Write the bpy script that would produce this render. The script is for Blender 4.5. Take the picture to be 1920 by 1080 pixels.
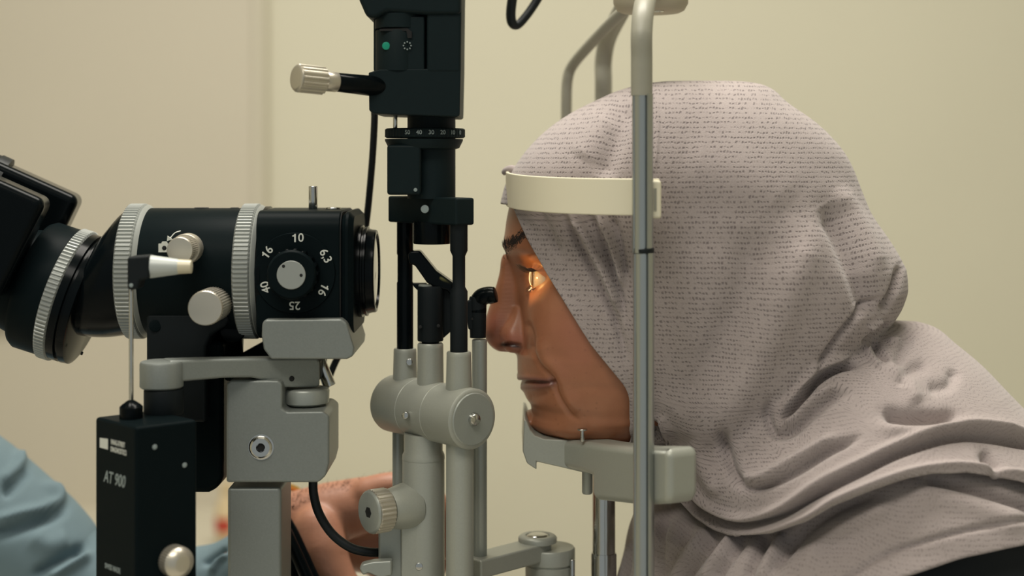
import bpy, bmesh, math, random
import numpy as np
from mathutils import Vector, Matrix

random.seed(7)
rng = np.random.default_rng(7)
for _o in list(bpy.data.objects):
    bpy.data.objects.remove(_o, do_unlink=True)
SC = bpy.context.scene
COL = SC.collection
PI = math.pi

# ------------------------------------------------------------------ camera, world, lights
F, U0, V0, CZ = 2800.0, 960.0, 300.0, 1.2       # focal length in px, horizon at row 300, camera 1.2 m high

cam_d = bpy.data.cameras.new('camera')
cam = bpy.data.objects.new('camera', cam_d)
COL.objects.link(cam)
cam.location = (0, -1.0, CZ)
cam.rotation_euler = (PI / 2, 0, 0)
cam_d.sensor_width = 36.0
cam_d.lens = F / 1920 * 36.0
cam_d.shift_y = -(540 - V0) / 1920
cam_d.clip_start = 0.02
cam_d.dof.use_dof = True
cam_d.dof.focus_distance = 0.945
cam_d.dof.aperture_fstop = 3.4
SC.camera = cam

W = bpy.data.worlds.new('world')
SC.world = W
W.use_nodes = True
W.node_tree.nodes['Background'].inputs[0].default_value = (0.80, 0.86, 0.86, 1)
W.node_tree.nodes['Background'].inputs[1].default_value = 0.42

vs = SC.view_settings
vs.view_transform = 'Standard'
vs.look = 'None'
vs.exposure = 0.0
vs.gamma = 1.0
vs.use_curve_mapping = False

def area(name, loc, size, energy, color, target):
    d = bpy.data.lights.new(name, 'AREA')
    d.shape = 'RECTANGLE'
    d.size, d.size_y = size
    d.energy = energy
    d.color = color
    o = bpy.data.objects.new(name, d)
    COL.objects.link(o)
    o.location = loc
    o.rotation_euler = (Vector(target) - Vector(loc)).to_track_quat('-Z', 'Y').to_euler()
    return o

CEIL = 2.62
PANELS = ((0.0, 0.15), (-0.45, -1.25))
area('ceiling_panel_light', (*PANELS[0], CEIL - 0.05), (1.2, 0.6), 39, (1.0, 0.95, 0.86), (*PANELS[0], 0))
area('ceiling_panel_light.001', (*PANELS[1], CEIL - 0.05), (1.2, 0.6), 23, (1.0, 0.95, 0.86), (*PANELS[1], 0))

# ------------------------------------------------------------------ helpers
def lin(c):
    return tuple(((x / 255) / 12.92 if x / 255 <= 0.04045 else ((x / 255 + 0.055) / 1.055) ** 2.4) for x in c)

def P(u, v, Y=0.0):
    s = (1.0 + Y) / F
    return Vector(((u - U0) * s, Y, CZ - (v - V0) * s))

def S(Y):
    return (1.0 + Y) / F

def onplane(u, v, p0, n):
    """pixel ray met with the plane through p0 with normal n"""
    o = Vector((0, -1.0, CZ))
    d = Vector(((u - U0) / F, 1.0, -(v - V0) / F))
    t = (Vector(p0) - o).dot(Vector(n)) / d.dot(Vector(n))
    return o + d * t

ROOTS = {}

def thing(name, label, cat, loc, group=None):
    o = bpy.data.objects.new(name, None)
    COL.objects.link(o)
    o.location = loc
    o.empty_display_size = 0.02
    o['label'] = label
    o['category'] = cat
    if group:
        o['group'] = group
    return o

def wloc(o):
    v = Vector((0, 0, 0))
    while o is not None:
        v = v + o.location
        o = o.parent
    return v

def put(name, me, mat, parent=None, label=None, smooth=38, bevel=None, kind=None, seg=3):
    """link mesh (built in world coordinates) under parent; its origin goes to its own centre"""
    n = len(me.vertices)
    co = np.empty(n * 3, 'f')
    me.vertices.foreach_get('co', co)
    co = co.reshape(-1, 3)
    c = (co.min(0) + co.max(0)) / 2
    me.vertices.foreach_set('co', (co - c).astype('f').ravel())
    if mat is not None:
        me.materials.append(mat)
    if smooth:
        me.polygons.foreach_set('use_smooth', np.ones(len(me.polygons), bool))
        if smooth < 180:
            me.set_sharp_from_angle(angle=math.radians(smooth))
    me.update()
    o = bpy.data.objects.new(name, me)
    COL.objects.link(o)
    o.location = Vector(c.tolist()) - (wloc(parent) if parent else Vector((0, 0, 0)))
    if parent:
        o.parent = parent
    if label:
        o['label'] = label
    if kind:
        o['kind'] = kind
    if bevel:
        m = o.modifiers.new('bevel', 'BEVEL')
        m.width = bevel
        m.segments = seg
        m.limit_method = 'ANGLE'
        m.angle_limit = math.radians(32)
        m.harden_normals = True
    return o

def mesh(verts, faces):
    me = bpy.data.meshes.new('m')
    me.from_pydata([tuple(v) for v in verts], [], faces)
    me.update()
    return me

def frame(d):
    d = Vector(d).normalized()
    a = Vector((0, 0, 1)) if abs(d.z) < 0.9 else Vector((1, 0, 0))
    e1 = d.cross(a).normalized()
    e2 = d.cross(e1).normalized()
    return d, e1, e2

def lathe_g(p0, d, prof, seg=48):
    """verts/faces of a profile [(t, r)] turned about axis p0 + t*d"""
    d, e1, e2 = frame(d)
    p0 = Vector(p0)
    V, Fc = [], []
    for (t, r) in prof:
        for k in range(seg):
            a = 2 * PI * k / seg
            V.append(p0 + d * t + (e1 * math.cos(a) + e2 * math.sin(a)) * max(r, 1e-5))
    for i in range(len(prof) - 1):
        for k in range(seg):
            k2 = (k + 1) % seg
            Fc.append((i * seg + k, i * seg + k2, (i + 1) * seg + k2, (i + 1) * seg + k))
    Fc.append(tuple(range(seg))[::-1])
    b = (len(prof) - 1) * seg
    Fc.append(tuple(range(b, b + seg)))
    return V, Fc

def fixn(me):
    bm = bmesh.new()
    bm.from_mesh(me)
    bmesh.ops.recalc_face_normals(bm, faces=bm.faces)
    bm.to_mesh(me)
    bm.free()
    return me

def lathe(name, p0, d, prof, mat, parent, seg=48, label=None, smooth=38, bevel=None):
    return put(name, fixn(mesh(*lathe_g(p0, d, prof, seg))), mat, parent, label, smooth, bevel)

def cyl(name, p0, p1, r, mat, parent, r2=None, ch=None, seg=48, label=None):
    p0, p1 = Vector(p0), Vector(p1)
    L = (p1 - p0).length
    r2 = r if r2 is None else r2
    c = min(r, r2) * 0.12 if ch is None else ch
    c = min(c, L * 0.45)
    prof = [(0, r - c), (c * .3, r - c * .3), (c, r), (L - c, r2), (L - c * .3, r2 - c * .3), (L, r2 - c)]
    return lathe(name, p0, p1 - p0, prof, mat, parent, seg, label, smooth=50)

def knurl(name, p0, d, r, L, n, depth, mat, parent, label=None, lip=0.0):
    """ring or knob rim with n ribs along its axis"""
    d, e1, e2 = frame(d)
    p0 = Vector(p0)
    V, Fc = [], []
    seg = n * 4
    c = min(L * .12, 0.0012)
    rows = [(0, -c), (c, 0), (L - c, 0), (L, -c)]
    for (t, dr) in rows:
        for k in range(seg):
            a = 2 * PI * k / seg
            rr = r + dr - (depth if k % 4 in (2, 3) and dr == 0 else (depth if dr < 0 else 0))
            V.append(p0 + d * t + (e1 * math.cos(a) + e2 * math.sin(a)) * rr)
    for i in range(len(rows) - 1):
        for k in range(seg):
            k2 = (k + 1) % seg
            Fc.append((i * seg + k, i * seg + k2, (i + 1) * seg + k2, (i + 1) * seg + k))
    Fc.append(tuple(range(seg))[::-1])
    b = (len(rows) - 1) * seg
    Fc.append(tuple(range(b, b + seg)))
    return put(name, fixn(mesh(V, Fc)), mat, parent, label, smooth=30)

def extr(name, pts, p0, n, depth, mat, parent, bevel=0.002, label=None, seg=3):
    """outline given in photo pixels, laid on the plane (p0, n facing the camera) and given a real depth behind it"""
    n = Vector(n).normalized()
    A = [onplane(u, v, p0, n) for (u, v) in pts]
    B = [a - n * depth for a in A]
    k = len(A)
    Fc = [tuple(range(k)), tuple(range(2 * k - 1, k - 1, -1))]
    for i in range(k):
        j = (i + 1) % k
        Fc.append((j, i, k + i, k + j))
    return put(name, fixn(mesh(A + B, Fc)), mat, parent, label, 38, bevel, seg=seg)

def flat(name, pts, Y0, Y1, mat, parent, bevel=0.002, label=None, seg=3):
    return extr(name, pts, (0, Y0, 0), (0, -1, 0), Y1 - Y0, mat, parent, bevel, label, seg)

def rbox(name, c, half, mat, parent, rot=None, bevel=0.003, label=None, seg=3):
    c = Vector(c)
    R = rot if rot is not None else Matrix.Identity(3)
    V = [c + R @ Vector((sx * half[0], sy * half[1], sz * half[2])) for sx in (-1, 1) for sy in (-1, 1) for sz in (-1, 1)]
    Fc = [(0, 1, 3, 2), (4, 6, 7, 5), (0, 4, 5, 1), (2, 3, 7, 6), (0, 2, 6, 4), (1, 5, 7, 3)]
    return put(name, fixn(mesh(V, Fc)), mat, parent, label, 38, bevel, seg=seg)

def spline(pts, n=12):
    pts = [Vector(p) for p in pts]
    out = []
    for i in range(len(pts) - 1):
        a, b = pts[i], pts[i + 1]
        z = pts[i - 1] if i else a * 2 - b
        c = pts[i + 2] if i + 2 < len(pts) else b * 2 - a
        for k in range(n):
            t = k / n
            out.append(0.5 * ((2 * a) + (b - z) * t + (2 * z - 5 * a + 4 * b - c) * t * t + (3 * a - z - 3 * b + c) * t ** 3))
    out.append(pts[-1])
    return out

def tube_g(path, r, seg=16):
    rs = r if isinstance(r, (list, tuple)) else [r] * len(path)
    V, Fc = [], []
    e1 = None
    for i, p in enumerate(path):
        d = (path[min(i + 1, len(path) - 1)] - path[max(i - 1, 0)]).normalized()
        if e1 is None:
            _, e1, e2 = frame(d)
        else:
            e1 = (e1 - d * e1.dot(d)).normalized()
        e2 = d.cross(e1)
        for k in range(seg):
            a = 2 * PI * k / seg
            V.append(p + (e1 * math.cos(a) + e2 * math.sin(a)) * rs[i])
    for i in range(len(path) - 1):
        for k in range(seg):
            k2 = (k + 1) % seg
            Fc.append((i * seg + k, i * seg + k2, (i + 1) * seg + k2, (i + 1) * seg + k))
    Fc.append(tuple(range(seg))[::-1])
    b = (len(path) - 1) * seg
    Fc.append(tuple(range(b, b + seg)))
    return V, Fc

def tube(name, pts, r, mat, parent=None, n=12, seg=20, label=None):
    path = spline(pts, n)
    if isinstance(r, (list, tuple)):
        rr = [float(np.interp(i / (len(path) - 1) * (len(r) - 1), range(len(r)), r)) for i in range(len(path))]
    else:
        rr = r
    return put(name, fixn(mesh(*tube_g(path, rr, seg))), mat, parent, label, 60)

def merge(parts):
    V, Fc = [], []
    for (v, f) in parts:
        b = len(V)
        V += list(v)
        Fc += [tuple(i + b for i in q) for q in f]
    return mesh(V, Fc)

def text(name, body, loc, size, X, Z, mat, parent, rot=0.0, shear=0.0, label=None, sx=1.0):
    """flat lettering: X = reading direction, Z = outward normal"""
    cu = bpy.data.curves.new('t', 'FONT')
    cu.body = body
    cu.size = size
    cu.align_x = 'CENTER'
    cu.align_y = 'CENTER'
    cu.extrude = 0.00008
    cu.shear = shear
    cu.offset = size * 0.012
    ob = bpy.data.objects.new('t', cu)
    COL.objects.link(ob)
    bpy.context.view_layer.update()
    me = bpy.data.meshes.new_from_object(ob)
    bpy.data.objects.remove(ob)
    X = Vector(X).normalized()
    Z = Vector(Z).normalized()
    Yv = Z.cross(X)
    c, s = math.cos(rot), math.sin(rot)
    X2, Y2 = X * c + Yv * s, -X * s + Yv * c
    loc = Vector(loc)
    for v in me.vertices:
        q = v.co.copy()
        v.co = loc + X2 * q.x * sx + Y2 * q.y + Z * q.z
    me.materials.clear()
    return put(name, me, mat, parent, label, 0)

# ------------------------------------------------------------------ materials
MATS = {}

def mat(name, rgb, rough=0.5, metal=0.0, noise=0.0, nscale=400.0, bump=0.0, bscale=900.0, coat=0.0, spec=0.5, sss=0.0, trans=0.0, aniso=0.0):
    m = bpy.data.materials.new(name)
    m.use_nodes = True
    nt = m.node_tree
    b = nt.nodes['Principled BSDF']
    c = lin(rgb)
    b.inputs['Base Color'].default_value = (*c, 1)
    b.inputs['Roughness'].default_value = rough
    b.inputs['Metallic'].default_value = metal
    b.inputs['Specular IOR Level'].default_value = spec
    b.inputs['Coat Weight'].default_value = coat
    b.inputs['Transmission Weight'].default_value = trans
    if sss:
        b.inputs['Subsurface Weight'].default_value = sss
        b.inputs['Subsurface Radius'].default_value = (0.006, 0.0025, 0.0012)
        b.inputs['Subsurface Scale'].default_value = 1.0
    tc = nt.nodes.new('ShaderNodeTexCoord')
    if noise:
        n = nt.nodes.new('ShaderNodeTexNoise')
        n.inputs['Scale'].default_value = nscale
        n.inputs['Detail'].default_value = 3
        nt.links.new(tc.outputs['Object'], n.inputs['Vector'])
        mx = nt.nodes.new('ShaderNodeMix')
        mx.data_type = 'RGBA'
        mx.inputs[6].default_value = (*[x * (1 - noise) for x in c], 1)
        mx.inputs[7].default_value = (*[min(1, x * (1 + noise)) for x in c], 1)
        nt.links.new(n.outputs['Fac'], mx.inputs[0])
        nt.links.new(mx.outputs[2], b.inputs['Base Color'])
    if bump:
        n2 = nt.nodes.new('ShaderNodeTexNoise')
        n2.inputs['Scale'].default_value = bscale
        n2.inputs['Detail'].default_value = 2
        nt.links.new(tc.outputs['Object'], n2.inputs['Vector'])
        bp = nt.nodes.new('ShaderNodeBump')
        bp.inputs['Strength'].default_value = bump
        bp.inputs['Distance'].default_value = 0.0004
        nt.links.new(n2.outputs['Fac'], bp.inputs['Height'])
        nt.links.new(bp.outputs['Normal'], b.inputs['Normal'])
    MATS[name] = m
    return m

M_wall = mat('wall_paint', (206, 202, 182), 0.85, noise=0.03, nscale=3)
M_panel = mat('wall_panel_paint', (196, 189, 172), 0.7, noise=0.03, nscale=3)
M_trim = mat('trim_paint', (198, 192, 174), 0.7)
M_floor = mat('floor_vinyl', (206, 202, 190), 0.6, noise=0.05, nscale=20)
M_ceil = mat('ceiling_paint', (225, 222, 210), 0.9)
M_black = mat('black_satin', (14, 22, 24), 0.42, bump=0.05, spec=.03)
M_gloss = mat('black_gloss', (8, 13, 15), 0.18, spec=.08)
M_matte = mat('black_matte', (14, 21, 24), 0.6, spec=.2)
M_tower = mat('black_powder_coat', (20, 31, 33), 0.5, bump=0.1, bscale=1500, spec=.10)
M_rubber = mat('black_rubber', (14, 20, 22), 0.45, spec=.3)
M_tgrey = mat('light_grey_enamel', (158, 160, 150), 0.42, metal=0.25, noise=0.06, nscale=900, bump=0.08, bscale=1300)
M_grey = mat('grey_enamel', (126, 131, 127), 0.42, metal=0.25, noise=0.10, nscale=900, bump=0.12, bscale=1300)
M_grey2 = mat('grey_enamel_smooth', (152, 156, 149), 0.36, metal=0.3, noise=0.05, nscale=900, bump=0.05)
M_ring = mat('ring_grey', (150, 154, 150), 0.4, metal=0.2)
M_silver = mat('satin_silver', (196, 190, 176), 0.34, metal=0.75)
M_chrome = mat('chrome', (190, 190, 186), 0.16, metal=1.0)
M_alu = mat('anodised_aluminium', (170, 174, 172), 0.3, metal=0.9)
M_sleeve = mat('sleeve_paint', (150, 148, 134), 0.45, noise=0.04, bump=0.05)
M_white = mat('white_print', (205, 208, 200), 0.6)
M_dim = mat('grey_print', (134, 146, 146), 0.6)
M_band = mat('band_plastic', (226, 219, 194), 0.5, spec=0.3)
M_green = mat('green_dot', (0, 140, 112), 0.4)
M_glass = mat('lens_glass', (30, 34, 36), 0.04, coat=1.0)
M_prism = mat('prism_plastic', (184, 190, 186), 0.35, trans=0.1)
M_prismtip = mat('prism_tip', (206, 198, 172), 0.3, trans=0.1)
M_knobtop = mat('knob_beige', (176, 168, 146), 0.5)
M_shirt = mat('blue_cotton', (101, 121, 128), 0.85, noise=0.05, nscale=60, bump=0.1)
M_gold = mat('gold', (226, 184, 110), 0.25, metal=0.9)
M_dress = mat('black_cloth', (16, 22, 26), 0.85)
M_hair = mat('dark_hair', (34, 26, 22), 0.6)
M_red = mat('red_plastic', (176, 60, 44), 0.5)
M_cream = mat('cream_plastic', (206, 186, 148), 0.5)
M_table = mat('table_laminate', (200, 196, 182), 0.5, noise=0.04, nscale=30)
M_hole = mat('dark_hole', (10, 12, 13), 0.8)
M_mirror = mat('mirror', (225, 222, 205), 0.05, metal=1.0)

# ------------------------------------------------------------------ the room
def box_wall(name, lo, hi, m, kind='structure', parent=None):
    c = [(a + b) / 2 for a, b in zip(lo, hi)]
    h = [(b - a) / 2 for a, b in zip(lo, hi)]
    o = rbox(name, c, h, m, parent, bevel=None)
    if kind:
        o['kind'] = kind
    return o

WY = 1.5
box_wall('wall_back', (-2.2, WY, 0), (2.4, WY + 0.1, CEIL), M_wall)
box_wall('wall_left', (-2.3, -2.6, 0), (-2.2, WY + 0.1, CEIL), M_wall)
box_wall('wall_right', (2.4, -2.6, 0), (2.5, WY + 0.1, CEIL), M_wall)
box_wall('floor', (-2.3, -2.6, -0.1), (2.5, WY + 0.1, 0), M_floor)
box_wall('ceiling', (-2.3, -2.6, CEIL), (2.5, WY + 0.1, CEIL + 0.1), M_ceil)
# a tall leaf on the left part of the wall with a rounded vertical edge
xj = P(478, 0, WY - 0.03).x
dleaf = box_wall('door_1', (-2.15, WY - 0.035, 0.02), (xj, WY, 2.3), M_panel)
tr = rbox('trim_1', (xj + 0.008, WY - 0.02, 1.16), (0.010, 0.022, 1.14), M_trim, None, bevel=0.006)
tr['kind'] = 'structure'
rail = rbox('trim_2', P(-60, 583, WY - 0.05), (0.085, 0.014, 0.012), M_grey, None, bevel=0.005)
rail['kind'] = 'structure'
for c in PANELS:
    t = thing('ceiling_light', 'flat white ceiling light panel above the %s' % ('patient' if c[1] > 0 else 'camera side of the room'), 'ceiling light', (c[0], c[1], CEIL), 'ceiling light panels')
    for k, (dx, dy, hx, hy) in enumerate(((0, .32, .64, .02), (0, -.32, .64, .02), (.62, 0, .02, .30), (-.62, 0, .02, .30))):
        rbox('frame', (c[0] + dx, c[1] + dy, CEIL - 0.02), (hx, hy, 0.02), M_trim, t, bevel=None)

# table and instrument base under the frame
TZ = 0.80
t = thing('instrument_table', 'pale laminate instrument table under the slit lamp', 'table', (-0.05, 0.0, 0))
rbox('table_top', (-0.155, 0.02, TZ - 0.0155), (0.25, 0.22, 0.015), M_table, t, bevel=0.004)
cyl('table_column', (-0.08, 0.12, 0.03), (-0.08, 0.12, TZ - 0.0305), 0.04, M_grey, t)
rbox('table_foot', (-0.08, 0.10, 0.0155), (0.25, 0.2, 0.015), M_grey, t, bevel=0.006)

# ------------------------------------------------------------------ slit lamp microscope
YM = -0.03
sM = S(YM)
AX = 508
mic = thing('slit_lamp_microscope', 'black binocular microscope with grey ribbed rings and a white numbered dial', 'microscope', P(470, 640, YM))
X1 = Vector((1, 0, 0))

def ax(u, v=AX):
    return P(u, v, YM)

lathe('barrel', ax(272), X1, [(0, .0400), (.002, .0409), ((470 - 272) * sM, .0409)], M_black, mic, seg=96)
def grip(name, u0, u1, label):
    w = (u1 - u0) * sM
    o = knurl(name, ax(u0), X1, .0438, w * .74, 96, .0011, M_ring, mic, label)
    lathe('rim', ax(u0) + X1 * w * .74, X1, [(0, .0424), (w * .05, .0430), (w * .10, .0424), (w * .20, .0409)], M_ring, o, seg=96)
    return o
grip('grip_ring', 243, 287, 'light grey ribbed ring behind the barrel')
grip('grip_ring', 456, 500, 'light grey ribbed ring beside the dial')
lathe('collar', ax(498), X1, [(0, .0400), (.0005, .0420), (.003, .0420), (.0036, .0400)], M_gloss, mic, seg=96)

# oblique coupling lofted from the straight barrel to the tilted flange
aT = Vector((-.952, 0, .308)).normalized()
C3 = P(138, 556, YM)
def ring_pts(c, n, r, k=72):
    n = Vector(n).normalized()
    up = (Vector((0, 0, 1)) - n * n.z).normalized()
    sd = Vector((0, 1, 0))
    return [c + up * (r * math.cos(2 * PI * i / k)) + sd * (r * math.sin(2 * PI * i / k)) for i in range(k)]
A0 = ring_pts(ax(246), -X1, 118 * sM)
Cc = P(176, 528, YM)
B0 = ring_pts(Cc, aT, 104 * sM)
rows = []
for i in range(13):
    t_ = i / 12
    e_ = t_
    bul = 1 + 0.05 * math.sin(PI * t_)
    mid = ax(246).lerp(Cc, e_)
    rows.append([mid + ((a.lerp(b, e_)) - mid) * bul for a, b in zip(A0, B0)])
V = [p for r in rows for p in r]
Fc = []
for i in range(12):
    for k in range(72):
        k2 = (k + 1) % 72
        Fc.append((i * 72 + k, i * 72 + k2, (i + 1) * 72 + k2, (i + 1) * 72 + k))
Fc += [tuple(range(72))[::-1], tuple(range(12 * 72, 13 * 72))]
put('coupling', fixn(mesh(V, Fc)), M_gloss, mic, smooth=60)
fl = lathe('flange', C3 - aT * 36 * sM, aT, [(0, .0395), (.0010, .0418), (.0050, .0424), (.0056, .0405), (.0070, .0405), (.0076, .0424), (36 * sM, .0424)], M_gloss, mic, seg=96)
cyl('screw', P(152, 662, -.045), P(155, 663, -.045), .0012, M_hole, fl, seg=12)
knurl('grip_ring', C3, aT, .0438, .0085, 96, .0011, M_ring, mic, 'light grey ribbed ring on the tilted eyepiece head')
lathe('head_base', C3 + aT * .0085, aT, [(0, .0424), (.016, .0424), (.019, .0405), (.020, .036)], M_black, mic, seg=96)

# two prism boxes of the binocular head, 25 degrees up, and their eyepieces
RZ = Matrix.Rotation(math.radians(10), 3, 'Z')
a2 = RZ @ Vector((-.906, 0, .423)).normalized()
z2 = RZ @ Vector((.423, 0, .906)).normalized()
R2 = Matrix((a2, RZ @ Vector((0, 1, 0)), z2)).transposed()
for yc, q in ((-.066, 0), (.004, 1)):
    top = Vector((-.2885, yc, CZ - .0250))
    c = top + a2 * .055 - z2 * .034
    pb = rbox('prism_box', c, (.055, .0180, .034), M_gloss, mic, R2, bevel=.006, seg=5)
    e0 = top + a2 * .050 - z2 * .018
    lathe('eyepiece', e0, a2, [(0, .016), (.001, .022), (.008, .022), (.009, .0212), (.012, .0212), (.013, .0228), (.017, .0228), (.018, .0212), (.021, .0212), (.022, .0228), (.05, .0228), (.056, .019)], M_rubber, mic, seg=64)
lathe('tube_neck', C3 + aT * .020, aT, [(0, .037), (.006, .036), (.020, .033)], M_black, mic, seg=72)

def xbar(name, u0, u1, hy, hz_, rad, m, parent, ch=.001, k=8):
    x0, x1 = ax(u0).x, ax(u1).x
    def sec(x, ins):
        out = []
        for cx, cy, a0 in ((1, 1, 0), (-1, 1, PI / 2), (-1, -1, PI), (1, -1, 3 * PI / 2)):
            for i in range(k + 1):
                a = a0 + PI / 2 * i / k
                out.append(Vector((x, YM + cx * (hy - rad) + (rad - ins) * math.cos(a), ax(0).z + cy * (hz_ - rad) + (rad - ins) * math.sin(a))))
        return out
    R = [sec(x0, ch), sec(x0 + ch, 0), sec(x1 - ch, 0), sec(x1, ch)]
    n = len(R[0])
    V = [p for r in R for p in r]
    Fc = [(i * n + j, i * n + (j + 1) % n, (i + 1) * n + (j + 1) % n, (i + 1) * n + j) for i in range(3) for j in range(n)]
    Fc += [tuple(range(n))[::-1], tuple(range(3 * n, 4 * n))]
    return put(name, fixn(mesh(V, Fc)), m, parent, smooth=40)

# front housing with the flat side that carries the dial
hw, hz = .0402, 116 * sM
xbar('dial_housing', 500, 650, hw, hz, .0125, M_black, mic, .0006)
xbar('seam', 649, 652, hw - .0008, hz - .0008, .0125, M_hole, mic, .0002)
xbar('end_plate', 651, 674, hw - .0002, hz - .0004, .0125, M_black, mic, .0032)
ob = lathe('objective', ax(664), X1, [(0, .024), (.0015, .0288), (.0025, .0298), (.0060, .0298), (.0064, .0284), (.0075, .0284), (.0079, .0292), (.0092, .0292), (.0096, .0276), (.0118, .0270), (.0142, .0268), (.0148, .0262), (.0150, .0242), (.0128, .0236)], M_gloss, mic, seg=96)
lathe('lens', ax(664) + X1 * .0120, X1, [(0, .0236), (.0018, .0236), (.0024, .016), (.0027, .006), (.0028, .0)], M_glass, ob, seg=64)

YF = YM - hw            # flat side facing the camera
N1 = Vector((0, -1, 0))
dc = P(553, 512, YF)
dial = lathe('magnification_dial', dc + N1 * -.001, N1, [(0, 76 * S(YF)), (.0018, 76 * S(YF)), (.0024, 75 * S(YF))], M_black, mic, seg=96)
UPZ = Vector((0, 0, 1))
for body, u, v, deg in (('10', 559, 446, 0), ('6,3', 611, 480, -62), ('16', 607, 543, -118), ('25', 553, 572, 180), ('40', 499, 538, 108), ('16', 502, 473, 54)):
    sz, an = 21 * S(YF) * 1.05, math.radians(deg)
    ex_, ey_ = X1 * math.cos(an) + UPZ * math.sin(an), -X1 * math.sin(an) + UPZ * math.cos(an)
    o_ = P(u, v, YF) + N1 * .0016
    if body[0] == '1':
        text('numeral', body[1], o_ + ex_ * sz * .27, sz, X1, N1, M_white, dial, an)
        one = [(-.30, -.35), (-.16, -.35), (-.16, .36), (-.27, .36), (-.33, .25), (-.46, .22), (-.46, .12), (-.30, .12)]
        A_ = [o_ + ex_ * sz * x + ey_ * sz * y for x, y in one]
        B_ = [q + N1 * .0001 for q in A_]
        k_ = len(one)
        put('numeral', fixn(mesh(A_ + B_, [tuple(range(k_)), tuple(range(k_, 2 * k_))] + [(i, (i + 1) % k_, k_ + (i + 1) % k_, k_ + i) for i in range(k_)])), M_white, dial, smooth=0)
    else:
        text('numeral', body, o_, sz, X1, N1, M_white, dial, an)
kb = knurl('dial_knob', dc + N1 * .0012, N1, 48 * S(YF), .0125, 18, .0016, M_gloss, mic)
lathe('knob_face', dc + N1 * .0135, N1, [(0, 46 * S(YF)), (.0012, 45 * S(YF)), (.002, 42 * S(YF))], M_black, kb, seg=64)
cc = dc + N1 * .0155
lathe('cap', cc, N1, [(0, 27 * .915 / F), (.0006, 27 * .915 / F), (.0009, 26 * .915 / F)], M_ring, kb, seg=64)
for (u, v) in ((532, 499), (565, 516)):
    q = P(u, v, YF - .0155)
    cyl('pin_hole', q + N1 * .0006, q + N1 * .0011, .0010, M_hole, kb, seg=14)

def side_knob(u, v, r, Yb, Yf, ur, name='focus_knob', label=None, n=40):
    p = P(ur, v, Yb)
    L = Yb - Yf
    o = knurl(name, p, N1, r, L - .001, n, .0004, M_silver, mic, label)
    lathe('face', p + N1 * (L - .001), N1, [(0, r * .985), (.0006, r * .97), (.001, r * .93)], M_silver, o, seg=64)
    return o
kn = side_knob(338, 465, .0082, -.070, -.094, 353, 'camera_knob', 'silver knob beside the camera symbol')
lathe('base_ring', P(354, 465, -.070) + N1 * .001, N1, [(0, .0094), (.008, .0094), (.009, .0088)], M_silver, kn, seg=48)
side_knob(394, 567, .0108, -.060, -.097, 407, 'lower_knob', 'larger plain silver knob')

# printed camera symbol and arrow
Yb = YM - .0384
ic = flat('camera_symbol', [(297, 457), (302, 457), (304, 453), (312, 453), (314, 457), (320, 457), (320, 473), (297, 473)], Yb - .0004, Yb + .001, M_white, mic, bevel=None)
cyl('lens_dot', P(308, 465, Yb - .0003), P(308, 465, Yb - .0008), .0014, M_hole, ic, seg=16)
tube('arrow', [P(339, 433, Yb + .004), P(328, 437, Yb + .003), P(319, 447, Yb + .0015)], .0004, M_white, mic, seg=6)
flat('arrow_head', [(313, 452), (314, 442), (323, 449)], Yb + .0005, Yb + .0015, M_white, mic, bevel=None)

# top pin and screws
cyl('pin', P(587, 397, YM), P(587, 349, YM), 8.2 * sM, M_chrome, mic, seg=32)
cyl('screw', P(625, 394, YM), P(625, 388.5, YM), 15 * sM, M_chrome, mic, seg=24)
cyl('screw', P(378, 392, YM), P(378, 389, YM), 14 * sM, M_hole, mic, seg=24)
cyl('screw', P(440, 392, YM), P(440, 389, YM), 8 * sM, M_hole, mic, seg=24)

# black mount between barrel and arm
flat('mount_plate', [(274, 588), (426, 588), (430, 600), (422, 612), (396, 628), (386, 650), (386, 792), (274, 792)], -.062, -.028, M_matte, mic, bevel=.003)
flat('mount_column', [(340, 640), (418, 640), (418, 895), (410, 915), (390, 925), (340, 925)], -.050, -.006, M_black, mic, bevel=.004)
cyl('mount_foot', P(425, 560, -.022), P(420, 700, -.022), .012, M_gloss, mic)
cyl('cross_boss', P(436, 618, -.05), P(446, 604, .02), .0085, M_gloss, mic)
cyl('screw', P(291, 611, -.0621), P(291, 611, -.0628), .0038, M_black, mic, seg=24)

# ------------------------------------------------------------------ grey microscope arm
arm = thing('microscope_arm', 'grey enamelled microscope arm casting with square column and hex screw', 'instrument arm', P(476, 1080, -.05))
flat('cradle', [(491, 606), (497, 599), (640, 598), (650, 606), (664, 652), (662, 668), (650, 674), (508, 674), (494, 655), (490, 630)], -.078, -.006, M_grey, arm, bevel=.004, seg=5)
cyl('end_screw', P(655, 643, -.035), P(668, 643, -.035), 17 * S(-.035), M_grey2, arm, seg=32)
flat('strut', [(430, 676), (495, 640), (560, 640), (560, 676)], -.030, -.012, M_black, arm, bevel=.002)
flat('spine', [(420, 690), (600, 676), (600, 715), (420, 715)], -.048, -.010, M_black, arm, bevel=.002)
flat('bracket', [(424, 720), (432, 713), (522, 713), (529, 720), (529, 766), (538, 772), (606, 771), (617, 780), (617, 868), (611, 892), (597, 905), (424, 905)], -.076, -.024, M_grey, arm, bevel=.0032, seg=5)
bs = lathe('bracket_screw', P(490, 838, -.0755), N1, [(0, 24 * S(-.076)), (.0009, 24 * S(-.076)), (.0009, 22 * S(-.076)), (.0012, 20.5 * S(-.076)), (.0022, 20 * S(-.076)), (.0030, 17 * S(-.076)), (.0030, 8.5 * S(-.076)), (.0012, 8 * S(-.076))], M_chrome, arm, seg=48)
lathe('socket', P(490, 838, -.0755) + N1 * .0014, N1, [(0, 8.4 * S(-.076)), (.0003, 8.4 * S(-.076))], M_hole, bs, seg=6)
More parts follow.
